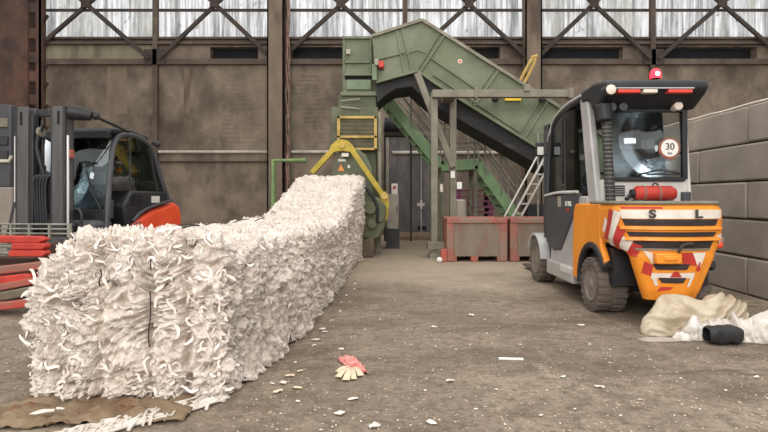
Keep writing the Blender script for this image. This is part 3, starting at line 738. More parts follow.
# ------------------------------------------------------------------ green access stairs behind the portal
DT = 12.9
stt = thing('access_stairs', (ax(455, DT), DT, 0), 'bright green steel stairs with landing and grey handrails behind the portal frame', 'stairs')
flights = (((381, 92), (441, 166)), ((441, 166), (478, 164)), ((478, 164), (524, 228)))
wd = .9
for d in (DT, DT+wd):
    for k, (a, b_) in enumerate(flights):
        m_ = MB(); p0, p1 = at(*a, DT), at(*b_, DT); p0.y = p1.y = d
        m_.beam(p0, p1, .24, .05, up=(0, 1, 0)); m_.build('stringer' if k != 1 else 'landing_beam', 'green_bright', stt, bevel=.008)
for k in (0, 2):
    a, b_ = at(*flights[k][0], DT), at(*flights[k][1], DT); n = int(abs(a.z-b_.z)/.2)
    for i in range(n):
        p = a.lerp(b_, (i+.5)/n); m_ = MB(); m_.box(p.x-.12, p.x+.12, DT, DT+wd, p.z-.015, p.z+.015); m_.build('tread', 'grey_steel', stt)
a, b_ = at(*flights[1][0], DT), at(*flights[1][1], DT)
m_ = MB(); m_.box(a.x, b_.x, DT, DT+wd, a.z+.08, a.z+.12); m_.build('landing', 'green_bright', stt)
for d in (DT-.02, DT+wd+.02):
    m_ = MB()
    for hgt in (.5, .98):
        pts = []
        for k, (a, b_) in enumerate(flights):
            p = at(*a, DT); p.y = d; p.z += hgt; pts.append(p)
        p = at(*flights[2][1], DT); p.y = d; p.z += hgt; pts.append(p)
        m_.tube(pts, .022, 6)
    m_.build('handrail', 'rail_steel', stt)
    for k, (a, b_) in enumerate(flights):
        p0, p1 = at(*a, DT), at(*b_, DT)
        for t in ((.15, .5, .85) if k != 1 else (.1, .9)):
            p = p0.lerp(p1, t); m_ = MB(); m_.cyl((p.x, d, p.z), (p.x, d, p.z+.98), .02, 6); m_.build('rail_post', 'rail_steel', stt)
for px in (443, 476):
    for d in (DT+.1, DT+wd-.1):
        x = ax(px, DT); m_ = MB(); m_.box(x-.04, x+.04, d-.04, d+.04, 0, az(168, DT)); m_.build('leg', 'grey_steel', stt)

# dark rolled bundle hung over the door frame
mo = thing('gear_motor', at(397, 127, 14.4), 'dusty dark motor casing under the conveyor above the grey door', 'motor')
m_ = MB(); m_.cyl(at(384, 125, 14.4), at(404, 127, 14.4), .2, 18); m_.build('casing', 'black_paint', mo, bevel=.03)
m_ = MB(); m_.cyl(at(404, 127, 14.4), at(411, 128, 14.4), .13, 16); m_.build('gearbox', 'grey_steel', mo, bevel=.02)
m_ = MB(); m_.box(ax(384, 14.3), ax(412, 14.3), 14.15, 14.65, az(136, 14.3), az(132.5, 14.3)); m_.box(ax(384, 14.3), ax(386, 14.3), 14.3, 14.4, 0, az(133, 14.3)); m_.box(ax(410, 14.3), ax(412, 14.3), 14.3, 14.4, 0, az(133, 14.3)); m_.build('stand', 'steel_dark', mo)
# grey switch cabinet right of the baler
ec = thing('switch_cabinet', (ax(393, 12.2), 12.4, 0), 'pale grey switch cabinet on a dark plinth right of the yellow brace', 'cabinet')
m_ = MB(); bx(m_, 387, 398.5, 194, 229, 12.2, 12.6); m_.build('body', 'cabinet_grey', ec, bevel=.012)
m_ = MB(); m_.box(ax(386, 12.2), ax(399.5, 12.2), 12.15, 12.65, 0, az(229, 12.2)); m_.build('plinth', 'black_paint', ec)
m_ = MB(); bx(m_, 391.5, 397.5, 183.5, 194, 12.25, 12.35); nb = m_.build('sign_box', 'decal_white', ec, bevel=.006)
m_ = MB(); bx(m_, 393, 396, 186, 189, 12.235, 12.26); m_.build('sign_mark', 'red_paint', nb)
m_ = MB(); bx(m_, 396.6, 397.4, 206, 213, 12.17, 12.2); m_.build('handle', 'steel_dark', ec)

# ------------------------------------------------------------------ red bins
def red_bin(px0, px1, d, label):
    t = thing('steel_bin', (ax((px0+px1)/2, d), d+.5, 0), label, 'bin', 'red bins in front of the stairs')
    x0, x1 = ax(px0, d), ax(px1, d); h = az(218, d); D2 = .82; mb = MB(); wl = .04
    zb = .1
    mb.box(x0+.1, x1-.1, d+.015, d+.015+wl, zb, h-.06); mb.build('front_panel', 'dirty_face', t)
    mb = MB(); mb.box(x0+.03, x1-.03, d+D2-wl, d+D2, zb, h-.03); mb.box(x0, x0+wl, d+.03, d+D2, zb, h-.03); mb.box(x1-wl, x1, d+.03, d+D2, zb, h-.03); mb.box(x0+.02, x1-.02, d+.03, d+D2-.02, zb, zb+.04)
    mb.build('shell', 'red_bin', t)
    for a, b_ in ((x0-.01, x0+.13), (x1-.13, x1+.01)):
        mb = MB(); mb.prism([(a, zb-.09), (b_, zb-.09), (b_-.02 if a < x0 else b_, h), (a if a < x0 else a+.02, h)], 'xz', d, d+.08); mb.build('corner_post', 'red_bin', t, bevel=.012)
    mb = MB(); mb.box(x0-.01, x1+.01, d-.015, d+.06, h-.09, h); mb.box(x0-.01, x1+.01, d+D2-.05, d+D2+.01, h-.07, h); mb.box(x0-.01, x0+.06, d, d+D2, h-.07, h); mb.box(x1-.06, x1+.01, d, d+D2, h-.07, h); mb.build('rim', 'red_bin', t, bevel=.012)
    W = x1-x0
    for u in (.0, .40, .84):
        mb = MB(); mb.box(x0+W*u, x0+W*u+W*(.16 if u != .4 else .12), d+.01, d+D2-.05, 0, zb+.005); mb.build('foot', 'red_bin', t, bevel=.01)
    mb = MB(); mb.box(x0+.12, x1-.12, d+.012, d+.06, zb-.005, zb+.03); mb.build('skirt', 'dirty_face', t)
    return t
red_bin(447.5, 507, 9.65, 'dirty grey-fronted bin with red rim standing right of the portal post')
red_bin(511, 566, 9.65, 'dirty red bin half hidden behind the front wheel of the orange forklift')
m_ = MB(); dk = 9.6
m_.prism(poly([(440.5, 262), (441, 250), (447, 249), (447, 262)], dk), 'xz', dk, dk+.12); tag(m_.build('red_bracket', 'red_bin', bevel=.01), 'small red bracket on the floor between the portal post and the red-rimmed bin', 'bracket')
m_ = MB(); m_.ball((ax(439.5, 9.5), 9.5, .05), .05, 8); tag(m_.build('plastic_lump', 'paper_white'), 'little white lump on the floor at the foot of the portal post', 'plastic scrap')
for px0, px1, py, lab in ((528, 543, 204, 'black plastic crate showing above the red bin beside the orange forklift cab'),):
    d = 11.0; m_ = MB(); m_.box(ax(px0, d), ax(px1+10, d), d, d+.5, 0., az(py, d)); o = m_.build('plastic_crate', 'black_plastic', bevel=.03); tag(o, lab, 'crate')
dm = thing('drum', (ax(458.5, 11.4), 11.4, 0), 'pale drum behind the red-rimmed bin beside the second portal post', 'drum')
m_ = MB(); rdm = .16; hd = az(200, 11.4); m_.lathe([(rdm*.96, 0), (rdm, .02), (rdm, hd*.33), (rdm*1.04, hd*.34), (rdm, hd*.35), (rdm, hd*.66), (rdm*1.04, hd*.67), (rdm, hd*.68), (rdm, hd-.02), (rdm*.96, hd-.01)], (ax(458.5, 11.4), 11.4, 0), (0, 0, 1), 24); m_.build('body', 'cabinet_grey', dm)
m_ = MB(); m_.cyl((ax(458.5, 11.4), 11.4, hd-.012), (ax(458.5, 11.4), 11.4, hd+.01), rdm*.9, 20); m_.build('lid', 'decal_white', dm)

# magenta pallets stacked behind the stairs
def pallet(x0, x1, y0, y1, z):
    t = thing('plastic_pallet', ((x0+x1)/2, (y0+y1)/2, z), '', 'pallet', 'magenta plastic pallets stacked behind the stairs')
    mb = MB(); mb.box(x0, x1, y0, y1, z+.105, z+.145); 
    mb.build('deck', 'magenta', t, bevel=.008)
    for i in range(3):
        x = x0+(x1-x0-.14)*i/2; mb = MB(); mb.box(x, x+.14, y0+.03, y1-.03, z, z+.105); mb.build('runner', 'magenta', t, bevel=.006)
    return t
PX0, PX1 = ax(456, 14.5), ax(494, 14.5)
p0_ = pallet(PX0, PX1, 14.5, 15.2, 0.)
ordn = ['bottom', 'second from bottom', 'third from bottom', 'fourth from bottom', 'middle', 'fourth from top', 'third from top', 'second from top', 'topmost']
for k in range(9):
    o = p0_ if k == 0 else copy_tree(p0_)
    o.location = ((PX0+PX1)/2+random.uniform(-.02, .02), 14.85, k*.148)
    o['label'] = 'dusty magenta plastic pallet, %s of the stack behind the green stairs' % ordn[k]

# leaning aluminium ladder
DL = 10.66
ld = thing('ladder', (ax(505, DL), DL, 0), 'pale aluminium ladder leaning up to the right between the red bins and forklift', 'ladder')
def ladder_pt(t, off, dd): 
    a, b_ = Vector((ax(499, DL), DL, 0.)), Vector((ax(552, DL), DL, az(150, DL)))
    a.z = az(248, DL)
    p = a.lerp(b_, t); p.x += off; p.y += dd; return p
for off, dd in ((-.09, -.09), (.12, .1)):
    m_ = MB(); m_.beam(ladder_pt(0, off, dd), ladder_pt(1, off, dd), .035, .075, up=(0, 1, 0)); m_.build('rail', 'aluminium', ld, bevel=.006)
for i in range(10):
    t = (i+.5)/10; m_ = MB(); m_.cyl(ladder_pt(t, -.09, -.09), ladder_pt(t, .12, .1), .018, 8); m_.build('rung', 'aluminium', ld)
m_ = MB(); m_.tube([ladder_pt(.02, -.24, -.1), ladder_pt(.98, -.24, -.1)], .018, 8); m_.build('handrail', 'aluminium', ld)
for t in (.05, .95):
    m_ = MB(); m_.cyl(ladder_pt(t, -.24, -.1), ladder_pt(t, -.09, -.09), .015, 6); m_.build('bracket', 'aluminium', ld)
gt = thing('guard_rail', (ax(538, 10.9), 10.82, 0), 'thin pale guard rail post standing beside the ladder under the conveyor', 'guard rail')
m_ = MB(); m_.tube([(ax(538, 10.84), 10.84, 0), at(538, 132.5, 10.84), at(556, 132.5, 10.84)], .018, 8); m_.build('rail', 'rail_steel', gt)

# ------------------------------------------------------------------ wheels
def wheel(parent, c, r, wdt, rim_out, lugs=True, rot=0., rim_m='rim_grey'):
    """c is the wheel centre in the parent's frame, rim_out the side the dish faces (-1 or 1) along local x"""
    R = Matrix.Translation(Vector(c)) @ Matrix.Rotation(rot, 4, 'Z')
    t = MB(); h = wdt/2
    prof = [(r*.58, -h*.85), (r*.72, -h), (r*.9, -h*.98), (r*.965, -h*.86), (r*.975, 0), (r*.965, h*.86), (r*.9, h*.98), (r*.72, h), (r*.58, h*.85)]
    t.lathe(prof+[(r*.5, 0), prof[0]], (0, 0, 0), (1, 0, 0), 48, cap=False)
    if lugs:
        n = 22
        for i in range(n):
            for sd in (-1, 1):
                a = 2*PI*(i+(.5 if sd > 0 else 0))/n; q = Matrix.Rotation(a, 4, 'X')
                x0, x1 = (0.01*sd, h*1.0*sd) if sd > 0 else (-h*1.0, -.01)
                t.box(min(x0, x1), max(x0, x1), -r*.095, r*.095, r*.9, r*1.0, q)
    t.v = [R @ p for p in t.v]
    o = t.build('wheel', 'tyre', parent, world=False, bevel=.006, seg=1)
    m_ = MB(); s = rim_out
    m_.lathe([(r*.62, s*h*.86), (r*.60, s*h*.96), (r*.54, s*h*.9), (r*.50, s*h*.5), (r*.34, s*h*.42), (r*.27, s*h*.8), (r*.12, s*h*.95), (.005, s*h*.95)], (0, 0, 0), (1, 0, 0), 28)
    for k in range(6):
        a = 2*PI*k/6; y_, z_ = r*.4*math.cos(a), r*.4*math.sin(a); m_.cyl((s*h*.45, y_, z_), (s*h*.62, y_, z_), r*.05, 6)
    m_.v = [R @ p for p in m_.v]
    m_.build('rim', rim_m, o, world=False)
    return o

# ------------------------------------------------------------------ orange forklift (seen from behind)
CX, CY = 2.52, 5.45
fk = thing('forklift', (CX, CY, 0), 'orange and grey forklift seen from behind with red beacon and chevron tail', 'forklift')
L_ = dict(parent=fk, world=False)
TX = -.03; YR = -.73                                     # rear face in the truck's frame
def hw(z): return float(np.interp(z, [.22, .3, .48, .62, .69, .74, 1.0, 1.05], [.22, .255, .32, .37, .435, .468, .468, .445]))
def ry(z): return float(np.interp(z, [.22, .3, .6, .69, .74, .9, 1.0, 1.05], [.07, .05, .02, .01, 0, -.01, 0, .04]))
def RC(z): return float(np.interp(z, [.60, .72], [.06, .19]))
def shell(s, z, off=0.):
    """a point on the rounded tail: s runs along its outline from the middle of the rear face"""
    H = hw(z); rc = RC(z); st = H-rc; a = abs(s); sg = 1 if s >= 0 else -1
    bow = .05*(1-(min(a, st)/max(st, .01))**2)
    y0 = YR+ry(z)+.05-bow
    if a <= st: return Vector((s+TX, y0-off, z))
    L = rc*PI/2
    if a <= st+L:
        t = (a-st)/rc; return Vector((TX+sg*(st+(rc+off)*math.sin(t)), y0+rc-(rc+off)*math.cos(t), z))
    return Vector((TX+sg*(H+off), y0+rc+(a-st-L), z))
def slen(z): H = hw(z); rc = RC(z); return H-rc+rc*PI/2
# upper and lower tail as one cast weight
m_ = MB()
def tail(z0, z1, ext, nz, closed_top):
    def fn(u, v):
        z = z0+(z1-z0)*v; e = slen(z)+ext; return shell(-e+2*e*u, z)
    m_.grid(fn, 90, nz)
    n = len(m_.v)
tail(.22, .69, .02, 40, False); tail(.69, 1.05, .62, 40, True)
for z, e in ((.22, .02), (1.05, .62), (.69, .62)):
    ee = slen(z)+e; m_.add([shell(-ee+2*ee*k/40, z) for k in range(41)], [tuple(range(41))])
cw = m_.build('counterweight', 'orange', smooth=40, **L_)
def decal(name, m, quad, off=.008, nu=24, nv=10, parent=None, solid=0.):
    """quad: four (s, z) corners, in order round the patch"""
    q = [Vector((a, b)) for a, b in quad]
    mb = MB(); mb.grid(lambda u, v: shell(*((q[0].lerp(q[1], u)).lerp(q[3].lerp(q[2], u), v)), off), nu, nv)
    return mb.build(name, m, parent or cw, world=False, smooth=40, solid=solid)
def R2(px, py): return ((px-384)*4.72/F-CX-TX, H0-(py-198)*4.72/F)
def Q(*p): return [R2(*a) for a in p]
# name band
decal('name_band', 'decal_white', [(-.46, .925), (.40, .925), (.43, 1.0), (-.475, 1.0)], .004, 30)
decal('red_pinstripe', 'decal_red', [(-.46, 1.008), (-.13, 1.008), (-.13, 1.026), (-.46, 1.026)], .004, 12)
for ch_, sx_ in (('S', -.235), ('L', .155)):
    text(ch_, .095, 'letter_dark', cw, (sx_+TX, YR+.0-.016, .963), (PI/2, 0, 0), world=False, sx=1.35, bold=.004)
# louvres: three dark patches paint the shade of the slots, orange bars between
def louv(zc, zh, sl, sr): decal('louvre_slot_shade', 'slot_shade', [(sl+.03, zc-zh), (sr-.03, zc-zh), (sr, zc+zh), (sl, zc+zh)], .005, 30)
louv(.892, .028, -.46, .36); louv(.792, .02, -.42, .345); louv(.705, .032, -.38, .32)
for zc, zh, sl, sr in ((.843, .016, -.46, .385), (.75, .016, -.42, .37)):
    mb = MB(); e = 40
    for i in range(e):
        a, b_ = sl+(sr-sl)*i/e, sl+(sr-sl)*(i+1)/e
        vs = [shell(s_, z_, o_) for s_ in (a, b_) for z_, o_ in ((zc-zh, .0), (zc-zh*.6, .028), (zc+zh, .02), (zc+zh*1.2, 0.))]
        mb.add(vs, [(0, 1, 5, 4), (1, 2, 6, 5), (2, 3, 7, 6)])
    mb.build('louvre_bar', 'orange', cw, world=False, smooth=50)
decal('sill', 'grey_steel', [(-.33, .655), (.28, .655), (.3, .672), (-.35, .672)], .012, 20)
# chevrons wrapped round the left rear corner
zb, zt_ = .66, 1.0
BR = [(-.84, -.775), (-.775, -.68), (-.68, -.585), (-.585, -.49), (-.49, -.39), (-.39, -.30)]
TOPZ = [.93, 1.01, 1.0, .86, .77, .72]; BOTZ = [.80, .735, .675, .655, .655, .61]
for k, (s0_, s1_) in enumerate(BR):
    f_ = lambda s_, z_: (s_+(z_-.66)*.42, z_)
    decal('chevron', 'decal_red' if k % 2 else 'decal_white', [f_(s0_, BOTZ[k]), f_(s1_, BOTZ[k]-.015), f_(s1_, TOPZ[k]-.03), f_(s0_, TOPZ[k])], .009, 16, 14)
for k, (c, s0_, s1_) in enumerate((('decal_white', .36, .43), ('decal_red', .43, .5))):
    decal('chevron', c, [(s0_+.05, .70), (s1_+.05, .72), (s1_-.01, .80), (s0_-.02, .78)], .005, 8, 4)
# the V-shaped lower tail
LT_ = lambda c, *p, off=.006: decal('chevron', c, Q(*p), off, 8, 6)
LT_('decal_white', (656, 266), (663, 270), (654, 253), (646, 251))
LT_('decal_red', (646, 274), (655, 277), (656, 266), (648, 262))
LT_('decal_red', (685, 266), (700, 266), (694, 253), (681, 253))
LT_('decal_white', (700, 266), (704, 268), (709, 253), (694, 253))
LT_('decal_red', (699, 272), (704, 272), (705, 264), (702, 262))
LT_('decal_white', (655, 280), (697, 279), (698, 273.5), (655, 274), off=.005)
LT_('decal_red', (672, 278), (684, 278), (680, 272), (676, 272), off=.008)
LT_('decal_white', (690, 288), (693, 288), (698, 276), (694, 276))
LT_('decal_white', (659, 287), (662, 287), (659, 277), (655, 277))
LT_('decal_red', (661, 293), (673, 291), (676, 288), (664, 288))
m_ = MB(); zz = lambda py: H0-(py-198)*4.72/F; sx = lambda px: (px-384)*4.72/F-CX
m_.box(sx(655), sx(681), YR-.03, YR+.1, zz(264), zz(253)); m_.box(sx(662), sx(676), YR-.045, YR+.1, zz(261), zz(255)); m_.build('tow_coupling', 'orange', bevel=.015, **L_)
for a, b_, c, d_ in ((655, 692, 270.5, 264.5), (661, 689, 284, 278.5)):
    decal('tail_slot_shade', 'slot_shade', Q((a+4, c), (b_-3, c), (b_, d_), (a, d_)), .007, 10, 3)  # dark surface patches paint the shade inside the tail openings
m_ = MB(); m_.tube([Vector((sx(677), YR-.03, zz(252))), Vector((sx(677.5), YR-.05, zz(247))), Vector((sx(682), YR-.05, zz(243.5))), Vector((sx(691), YR-.03, zz(243.5)))], .012, 8, smooth=2); m_.build('tow_pin', 'steel_dark', **L_)
# clear lamp wrapped at the right edge
for sg, c, z in ((1, 'film_clear', .70),):
    m_ = MB(); m_.grid(lambda u, v: shell(.46+.14*u, z-.05+.11*v, .035*math.sin(PI*u)*math.sin(PI*v)+.004+.012*noise.noise((u*6, v*6, 1))), 14, 12); m_.build('tail_lamp', c, smooth=60, **L_)
m_ = MB(); m_.ball(shell(.44, .695, .0), .035, 8); m_.build('indicator', 'orange_red', **L_)

# deck rim over the weight
m_ = MB()
pts = [shell(-slen(1.05)-.5+(2*slen(1.05)+1.0)*k/60, 1.05, .012)+Vector((0, 0, .008)) for k in range(61)]
m_.tube(pts, .017, 8); m_.build('deck_rim', 'grey_steel', **L_)
m_ = MB(); e = slen(1.05)+.55
top = [shell(-e+2*e*k/50, 1.05, -.005) for k in range(51)]
m_.add([Vector((p.x*.96, p.y*.97, 1.053+.015)) for p in top]+[p for p in top], [tuple(range(51))]+[(k, k+1, k+52, k+51) for k in range(50)]); m_.build('engine_cover', 'charcoal', **L_)
# flanks with wheel arches
for sg in (-1, 1):
    arch = [(.34*math.cos(a), .28+.36*math.sin(a)) for a in np.linspace(math.radians(-8), math.radians(150), 18)]
    pl_ = [(.56, .27)]+[(.56, .6), (.53, .95), (.48, 1.04), (-.2, 1.05), (-.22, .66), (-.33, .52)]+[(a, b_) for a, b_ in reversed(arch)]
    m_ = MB(); m_.prism(pl_, 'yz', sg*.44, sg*.50); m_.build('flank', 'orange', bevel=.018, **L_)
    m_ = MB(); m_.tube([(sg*.49, a*1.01, .005+b_) for a, b_ in arch]+[(sg*.46, -.36, .5)], .035, 8); m_.build('arch_trim', 'black_plastic', **L_)
m_ = MB(); m_.box(-.43, .43, -.35, .5, .3, .64); m_.build('underbody', 'black_plastic', **L_)
m_ = MB(); m_.box(-.36, .36, -.08, .08, .2, .36); m_.cyl((-.36, 0, .27), (.36, 0, .27), .06, 10); m_.build('steer_axle', 'black_paint', **L_)
# chassis, steps, side panels
m_ = MB(); m_.box(-.42, .42, .5, 1.95, .2, .62); m_.build('chassis', 'black_paint', bevel=.02, **L_)
for sg in (-1, 1):
    x0, x1 = sorted((sg*.50, sg*.36))
    m_ = MB(); m_.box(x0, x1, .57, 1.52, .17, .35); m_.build('step', 'silver', bevel=.02, **L_)
    m_ = MB(); x0, x1 = sorted((sg*.508, sg*.49)); m_.box(x0, x1, .62, .95, .27, .345); m_.build('step_tread', 'pale_paint', bevel=.006, **L_)
    x0, x1 = sorted((sg*.47, sg*.40))
    m_ = MB(); m_.prism([(.54, .34), (1.45, .34), (1.42, .5), (1.0, 1.12), (.2, 1.12), (.2, 1.0), (.5, .98)], 'yz', x0, x1); m_.build('side_panel', 'silver', bevel=.015, **L_)
    x0, x1 = sorted((sg*.487, sg*.44))
    m_ = MB(); m_.prism([(1.58, .56), (1.6, 1.12), (.40, 1.15), (.46, 1.02), (.78, .72), (1.02, .50), (1.3, .47)], 'yz', x0, x1); db = m_.build('door_panel', 'charcoal', bevel=.015, **L_)
    m_ = MB(); m_.tube([(sg*.492, 1.6, 1.13), (sg*.495, 1.1, 1.165), (sg*.492, .42, 1.165)], .016, 8, smooth=1); m_.build('door_trim', 'pale_paint', **L_)
    if sg < 0:
        text('STILL', .075, 'paper_white', db, (-.489, .72, 1.035), (PI/2, 0, -PI/2), world=False, sx=1.3)
        m_ = MB(); m_.box(-.49, -.485, .98, 1.1, 1.0, 1.12); m_.build('sticker', 'cabinet_grey', db, world=False)
        m_ = MB(); m_.box(-.49, -.485, .70, .74, .955, .985); m_.box(-.49, -.485, .77, .8, .955, .985); m_.build('badge', 'decal_red', db, world=False)
    m_ = MB()
    arcf = [(1.97+.34*math.cos(a), .3+.34*math.sin(a)) for a in np.linspace(math.radians(20), math.radians(176), 16)]
    arci = [(1.97+.305*math.cos(a), .3+.305*math.sin(a)) for a in np.linspace(math.radians(20), math.radians(176), 16)]
    x0, x1 = sorted((sg*.54, sg*.32)); m_.prism(arcf+arci[::-1], 'yz', x0, x1); m_.build('fender', 'silver', bevel=.008, **L_)
    wheel(fk, (sg*.385, 0, .262), .262, .27, sg)
    wheel(fk, (sg*.41, 1.97, .29), .29, .22, sg)
# cab frame
for sg, mm_ in ((-1, 'silver'), (1, 'pale_paint')):
    m_ = MB(); m_.prism([(-.06, 1.0), (.16, 1.0), (.42, 2.12), (.34, 2.14), (.2, 2.1)], 'yz', sg*.40, sg*.47) if sg < 0 else m_.prism([(-.04, 1.0), (.04, 1.0), (.16, 2.05), (.08, 2.05)], 'yz', .42, .465)
    m_.build('rear_pillar', mm_, bevel=.015, **L_)
    m_ = MB(); m_.tube([(sg*.46, 1.62, .6), (sg*.46, 1.6, 1.2), (sg*.455, 1.5, 1.85), (sg*.45, 1.36, 2.02), (sg*.445, .9, 2.12), (sg*.44, .4, 2.14)], .036, 10, smooth=2); m_.build('door_frame', 'black_paint', **L_)
    m_ = MB(); m_.tube([(sg*.475, 1.52, 1.8), (sg*.47, 1.34, 2.05), (sg*.46, .9, 2.155), (sg*.45, .4, 2.17)], .02, 8, smooth=2); m_.build('gutter', 'silver', **L_)
    m_ = MB(); m_.prism([(1.58, 1.17), (.42, 1.17), (.55, 2.06), (.9, 2.08), (1.34, 1.99), (1.49, 1.82)], 'yz', sg*.452, sg*.458); m_.build('side_glass', 'cab_glass_tinted', **L_)
    m_ = MB(); m_.tube([(sg*.46, .9, 1.17), (sg*.455, .95, 2.07)], .012, 6); m_.build('window_divider', 'black_plastic', **L_)
m_ = MB(); m_.prism([(-.3, 2.19), (-.33, 2.12), (-.27, 2.06), (-.08, 1.95), (.04, 1.95), (.12, 2.06), (.36, 2.08), (.36, 2.2), (.0, 2.225)], 'yz', -.485, .465)
rf = m_.build('roof', 'black_plastic', bevel=.035, seg=3, **L_)
m_ = MB(); m_.prism([(.3, 2.08), (1.36, 1.98), (1.4, 2.02), (.9, 2.13), (.3, 2.18)], 'yz', -.41, .41); m_.build('roof_panel', 'black_plastic', rf, world=False, bevel=.02)
m_ = MB()
for i in range(4): m_.box(-.4+.0*i, .4, .05+i*.28, .13+i*.28, 2.10, 2.14)
m_.build('roof_bar', 'black_paint', **L_)
d5 = 5.12; rx = lambda px: (px-384)*d5/F-CX; rz_ = lambda py: H0-(py-198)*d5/F
yr = -.335
m_ = MB(); m_.cyl((rx(610), yr-.02, rz_(90)), (rx(610), yr+.1, rz_(90)), .052, 22); wl = m_.build('work_light', 'black_plastic', bevel=.005, **L_)
m_ = MB(); m_.lathe([(.046, 0), (.044, -.008), (.03, -.014), (.004, -.016)], (rx(610), yr-.018, rz_(90)), (0, 1, 0), 22); m_.build('lens', 'lamp_white', wl, world=False)
for a, b_, mm_, nm in ((617.5, 640, 'lamp_red', 'brake_light'), (668, 692, 'lamp_red', 'brake_light'), (643, 657, 'lamp_white', 'reversing_light')):
    m_ = MB(); m_.box(rx(a), rx(b_), yr-.012, yr+.1, rz_(93), rz_(89.5)); m_.build(nm, mm_, bevel=.006, **L_)
m_ = MB(); m_.box(rx(616), rx(694), yr-.004, yr+.1, rz_(88.6), rz_(87.4)); m_.build('light_bar_edge', 'silver', **L_)
for px, d_, c in ((678, 106, 'lamp_white'), (612, 107, 'charcoal'), (623, 107, 'charcoal')):
    m_ = MB(); d6 = 5.3; c3 = Vector(((px-384)*d6/F-CX, -.17, H0-(d_-198)*d6/F)); m_.cyl(c3, c3+Vector((0, .12, 0)), .042, 18); m_.build('work_light', c, bevel=.008, **L_)
# beacon
bc = MB(); c3 = Vector(((655.5-384)*5.45/F-CX, .0, 2.215)); bc.lathe([(.05, 0), (.05, .02), (.02, .025), (.02, .05), (.045, .055), (.045, .065)], c3-Vector((0, 0, .01)), (0, 0, 1), 20); bo_ = bc.build('beacon', 'black_plastic', **L_)
m_ = MB(); m_.lathe([(.048, .06), (.05, .10), (.042, .13), (.022, .148), (.004, .15)], c3-Vector((0, 0, .01)), (0, 0, 1), 20); m_.build('beacon_lens', 'beacon_red', bo_, world=False)
m_ = MB(); m_.ball(c3+Vector((0, -.035, .085)), .022, 8); m_.build('beacon_bulb', 'beacon_core', bo_, world=False)
# rear window with its speed sign, wiper and cover below
wz0, wz1, wy = 1.28, 1.95, -.06
m_ = MB(); wx0, wx1 = -.38, .37
m_.beam((wx0, wy, wz0), (wx0, wy+.01, wz1), .04, .05); m_.beam((wx1, wy, wz0), (wx1, wy+.01, wz1), .05, .05); m_.beam((wx0, wy, wz0), (wx1, wy, wz0), .05, .04); m_.beam((wx0, wy+.01, wz1), (wx1, wy+.01, wz1), .05, .05)
m_.build('window_frame', 'black_plastic', bevel=.008, **L_)
m_ = MB(); m_.add([(wx0, wy, wz0), (wx1, wy, wz0), (wx1, wy+.01, wz1), (wx0, wy+.01, wz1)], [(0, 1, 2, 3)]); rg = m_.build('rear_glass', 'cab_glass', solid=.005, **L_)
m_ = MB(); m_.tube([(-.1, wy-.02, 1.32), (.12, wy-.02, 1.37), (.32, wy-.02, 1.335)], .009, 6); m_.box(.0, .33, wy-.022, wy-.01, 1.32, 1.335); m_.build('wiper', 'black_plastic', **L_)
sc = Vector(((667-384)*5.42/F-CX, wy-.012, H0-(148.5-198)*5.42/F)); 
m_ = MB(); m_.cyl(sc, sc+Vector((0, -.006, 0)), .105, 28); sg_ = m_.build('speed_sign', 'red_worn', **L_)
m_ = MB(); m_.cyl(sc+Vector((0, -.007, 0)), sc+Vector((0, -.011, 0)), .083, 28); m_.build('sign_face', 'paper_white', sg_, world=False)
text('30', .092, 'letter_dark', sg_, sc+Vector((0, -.014, .012)), (PI/2, 0, 0), world=False)
text('km', .034, 'letter_dark', sg_, sc+Vector((0, -.014, -.05)), (PI/2, 0, 0), world=False)
m_ = MB(); m_.box(-.42, .41, -.05, .06, 1.03, 1.275); bw = m_.build('rear_panel', 'pale_paint', bevel=.012, **L_)
m_ = MB()
for i in range(5): m_.box(-.31, -.2, -.06, -.04, 1.12+i*.022, 1.133+i*.022)
m_.build('panel_vent', 'black_plastic', bw, world=False)
m_ = MB(); m_.box(.34, .42, -.1, .06, 1.03, 1.16); m_.build('hinge_block', 'charcoal', bevel=.012, **L_)
# perforated exhaust guard up the left rear corner
p0, p1 = Vector((-.395, -.2, 1.04)), Vector((-.405, -.12, 1.83))
m_ = MB(); m_.cyl(p0, p1, .045, 20); nf = len(m_.f)
for i in range(20):
    for k in range(5):
        t = (i+.5)/20; a = PI*(.08+.84*(k+(.5 if i % 2 else 0))/5)+PI; c3 = p0.lerp(p1, t)
        q = c3+Vector((.045*math.cos(a), .045*math.sin(a), 0)); n_ = Vector((math.cos(a), math.sin(a), 0))
        m_.cyl(q-n_*.003, q+n_*.0015, .0075, 6)
ex = m_.build('exhaust_guard', 'black_plastic', smooth=0, **L_); ex.data.materials.append(MATS['grey_steel'])
for k, p_ in enumerate(ex.data.polygons):
    if k >= nf: p_.material_index = 1
m_ = MB(); m_.cyl((-.43, -.15, 1.83), (-.44, -.14, 1.99), .075, 20); m_.cyl((-.405, -.12, 1.8), (-.41, -.12, 1.84), .05, 18); m_.build('air_cleaner', 'black_plastic', bevel=.012, **L_)
# driver's place seen through the glass
m_ = MB(); m_.box(-.25, .25, .25, .7, 1.0, 1.14); m_.build('seat_cushion', 'seat_fabric', bevel=.04, **L_)
m_ = MB(); m_.prism([(.2, 1.12), (.3, 1.12), (.28, 1.4), (.18, 1.44), (.14, 1.3)], 'yz', -.22, .22); m_.build('backrest', 'seat_fabric', bevel=.035, **L_)
m_ = MB(); m_.box(-.44, .44, 1.3, 1.58, .62, 1.02); m_.build('dashboard', 'black_plastic', bevel=.04, **L_)
m_ = MB(); m_.cyl((-.02, 1.35, 1.1), (-.02, 1.12, 1.28), .025, 10); m_.build('steering_column', 'black_plastic', **L_)
m_ = MB(); m_.tube([Vector((-.02+.16*math.cos(a), 1.12+.08*math.sin(a), 1.29+.12*math.sin(a))) for a in np.linspace(0, 2*PI, 25)[:-1]], .014, 8, closed=True); m_.build('steering_wheel', 'black_plastic', **L_)
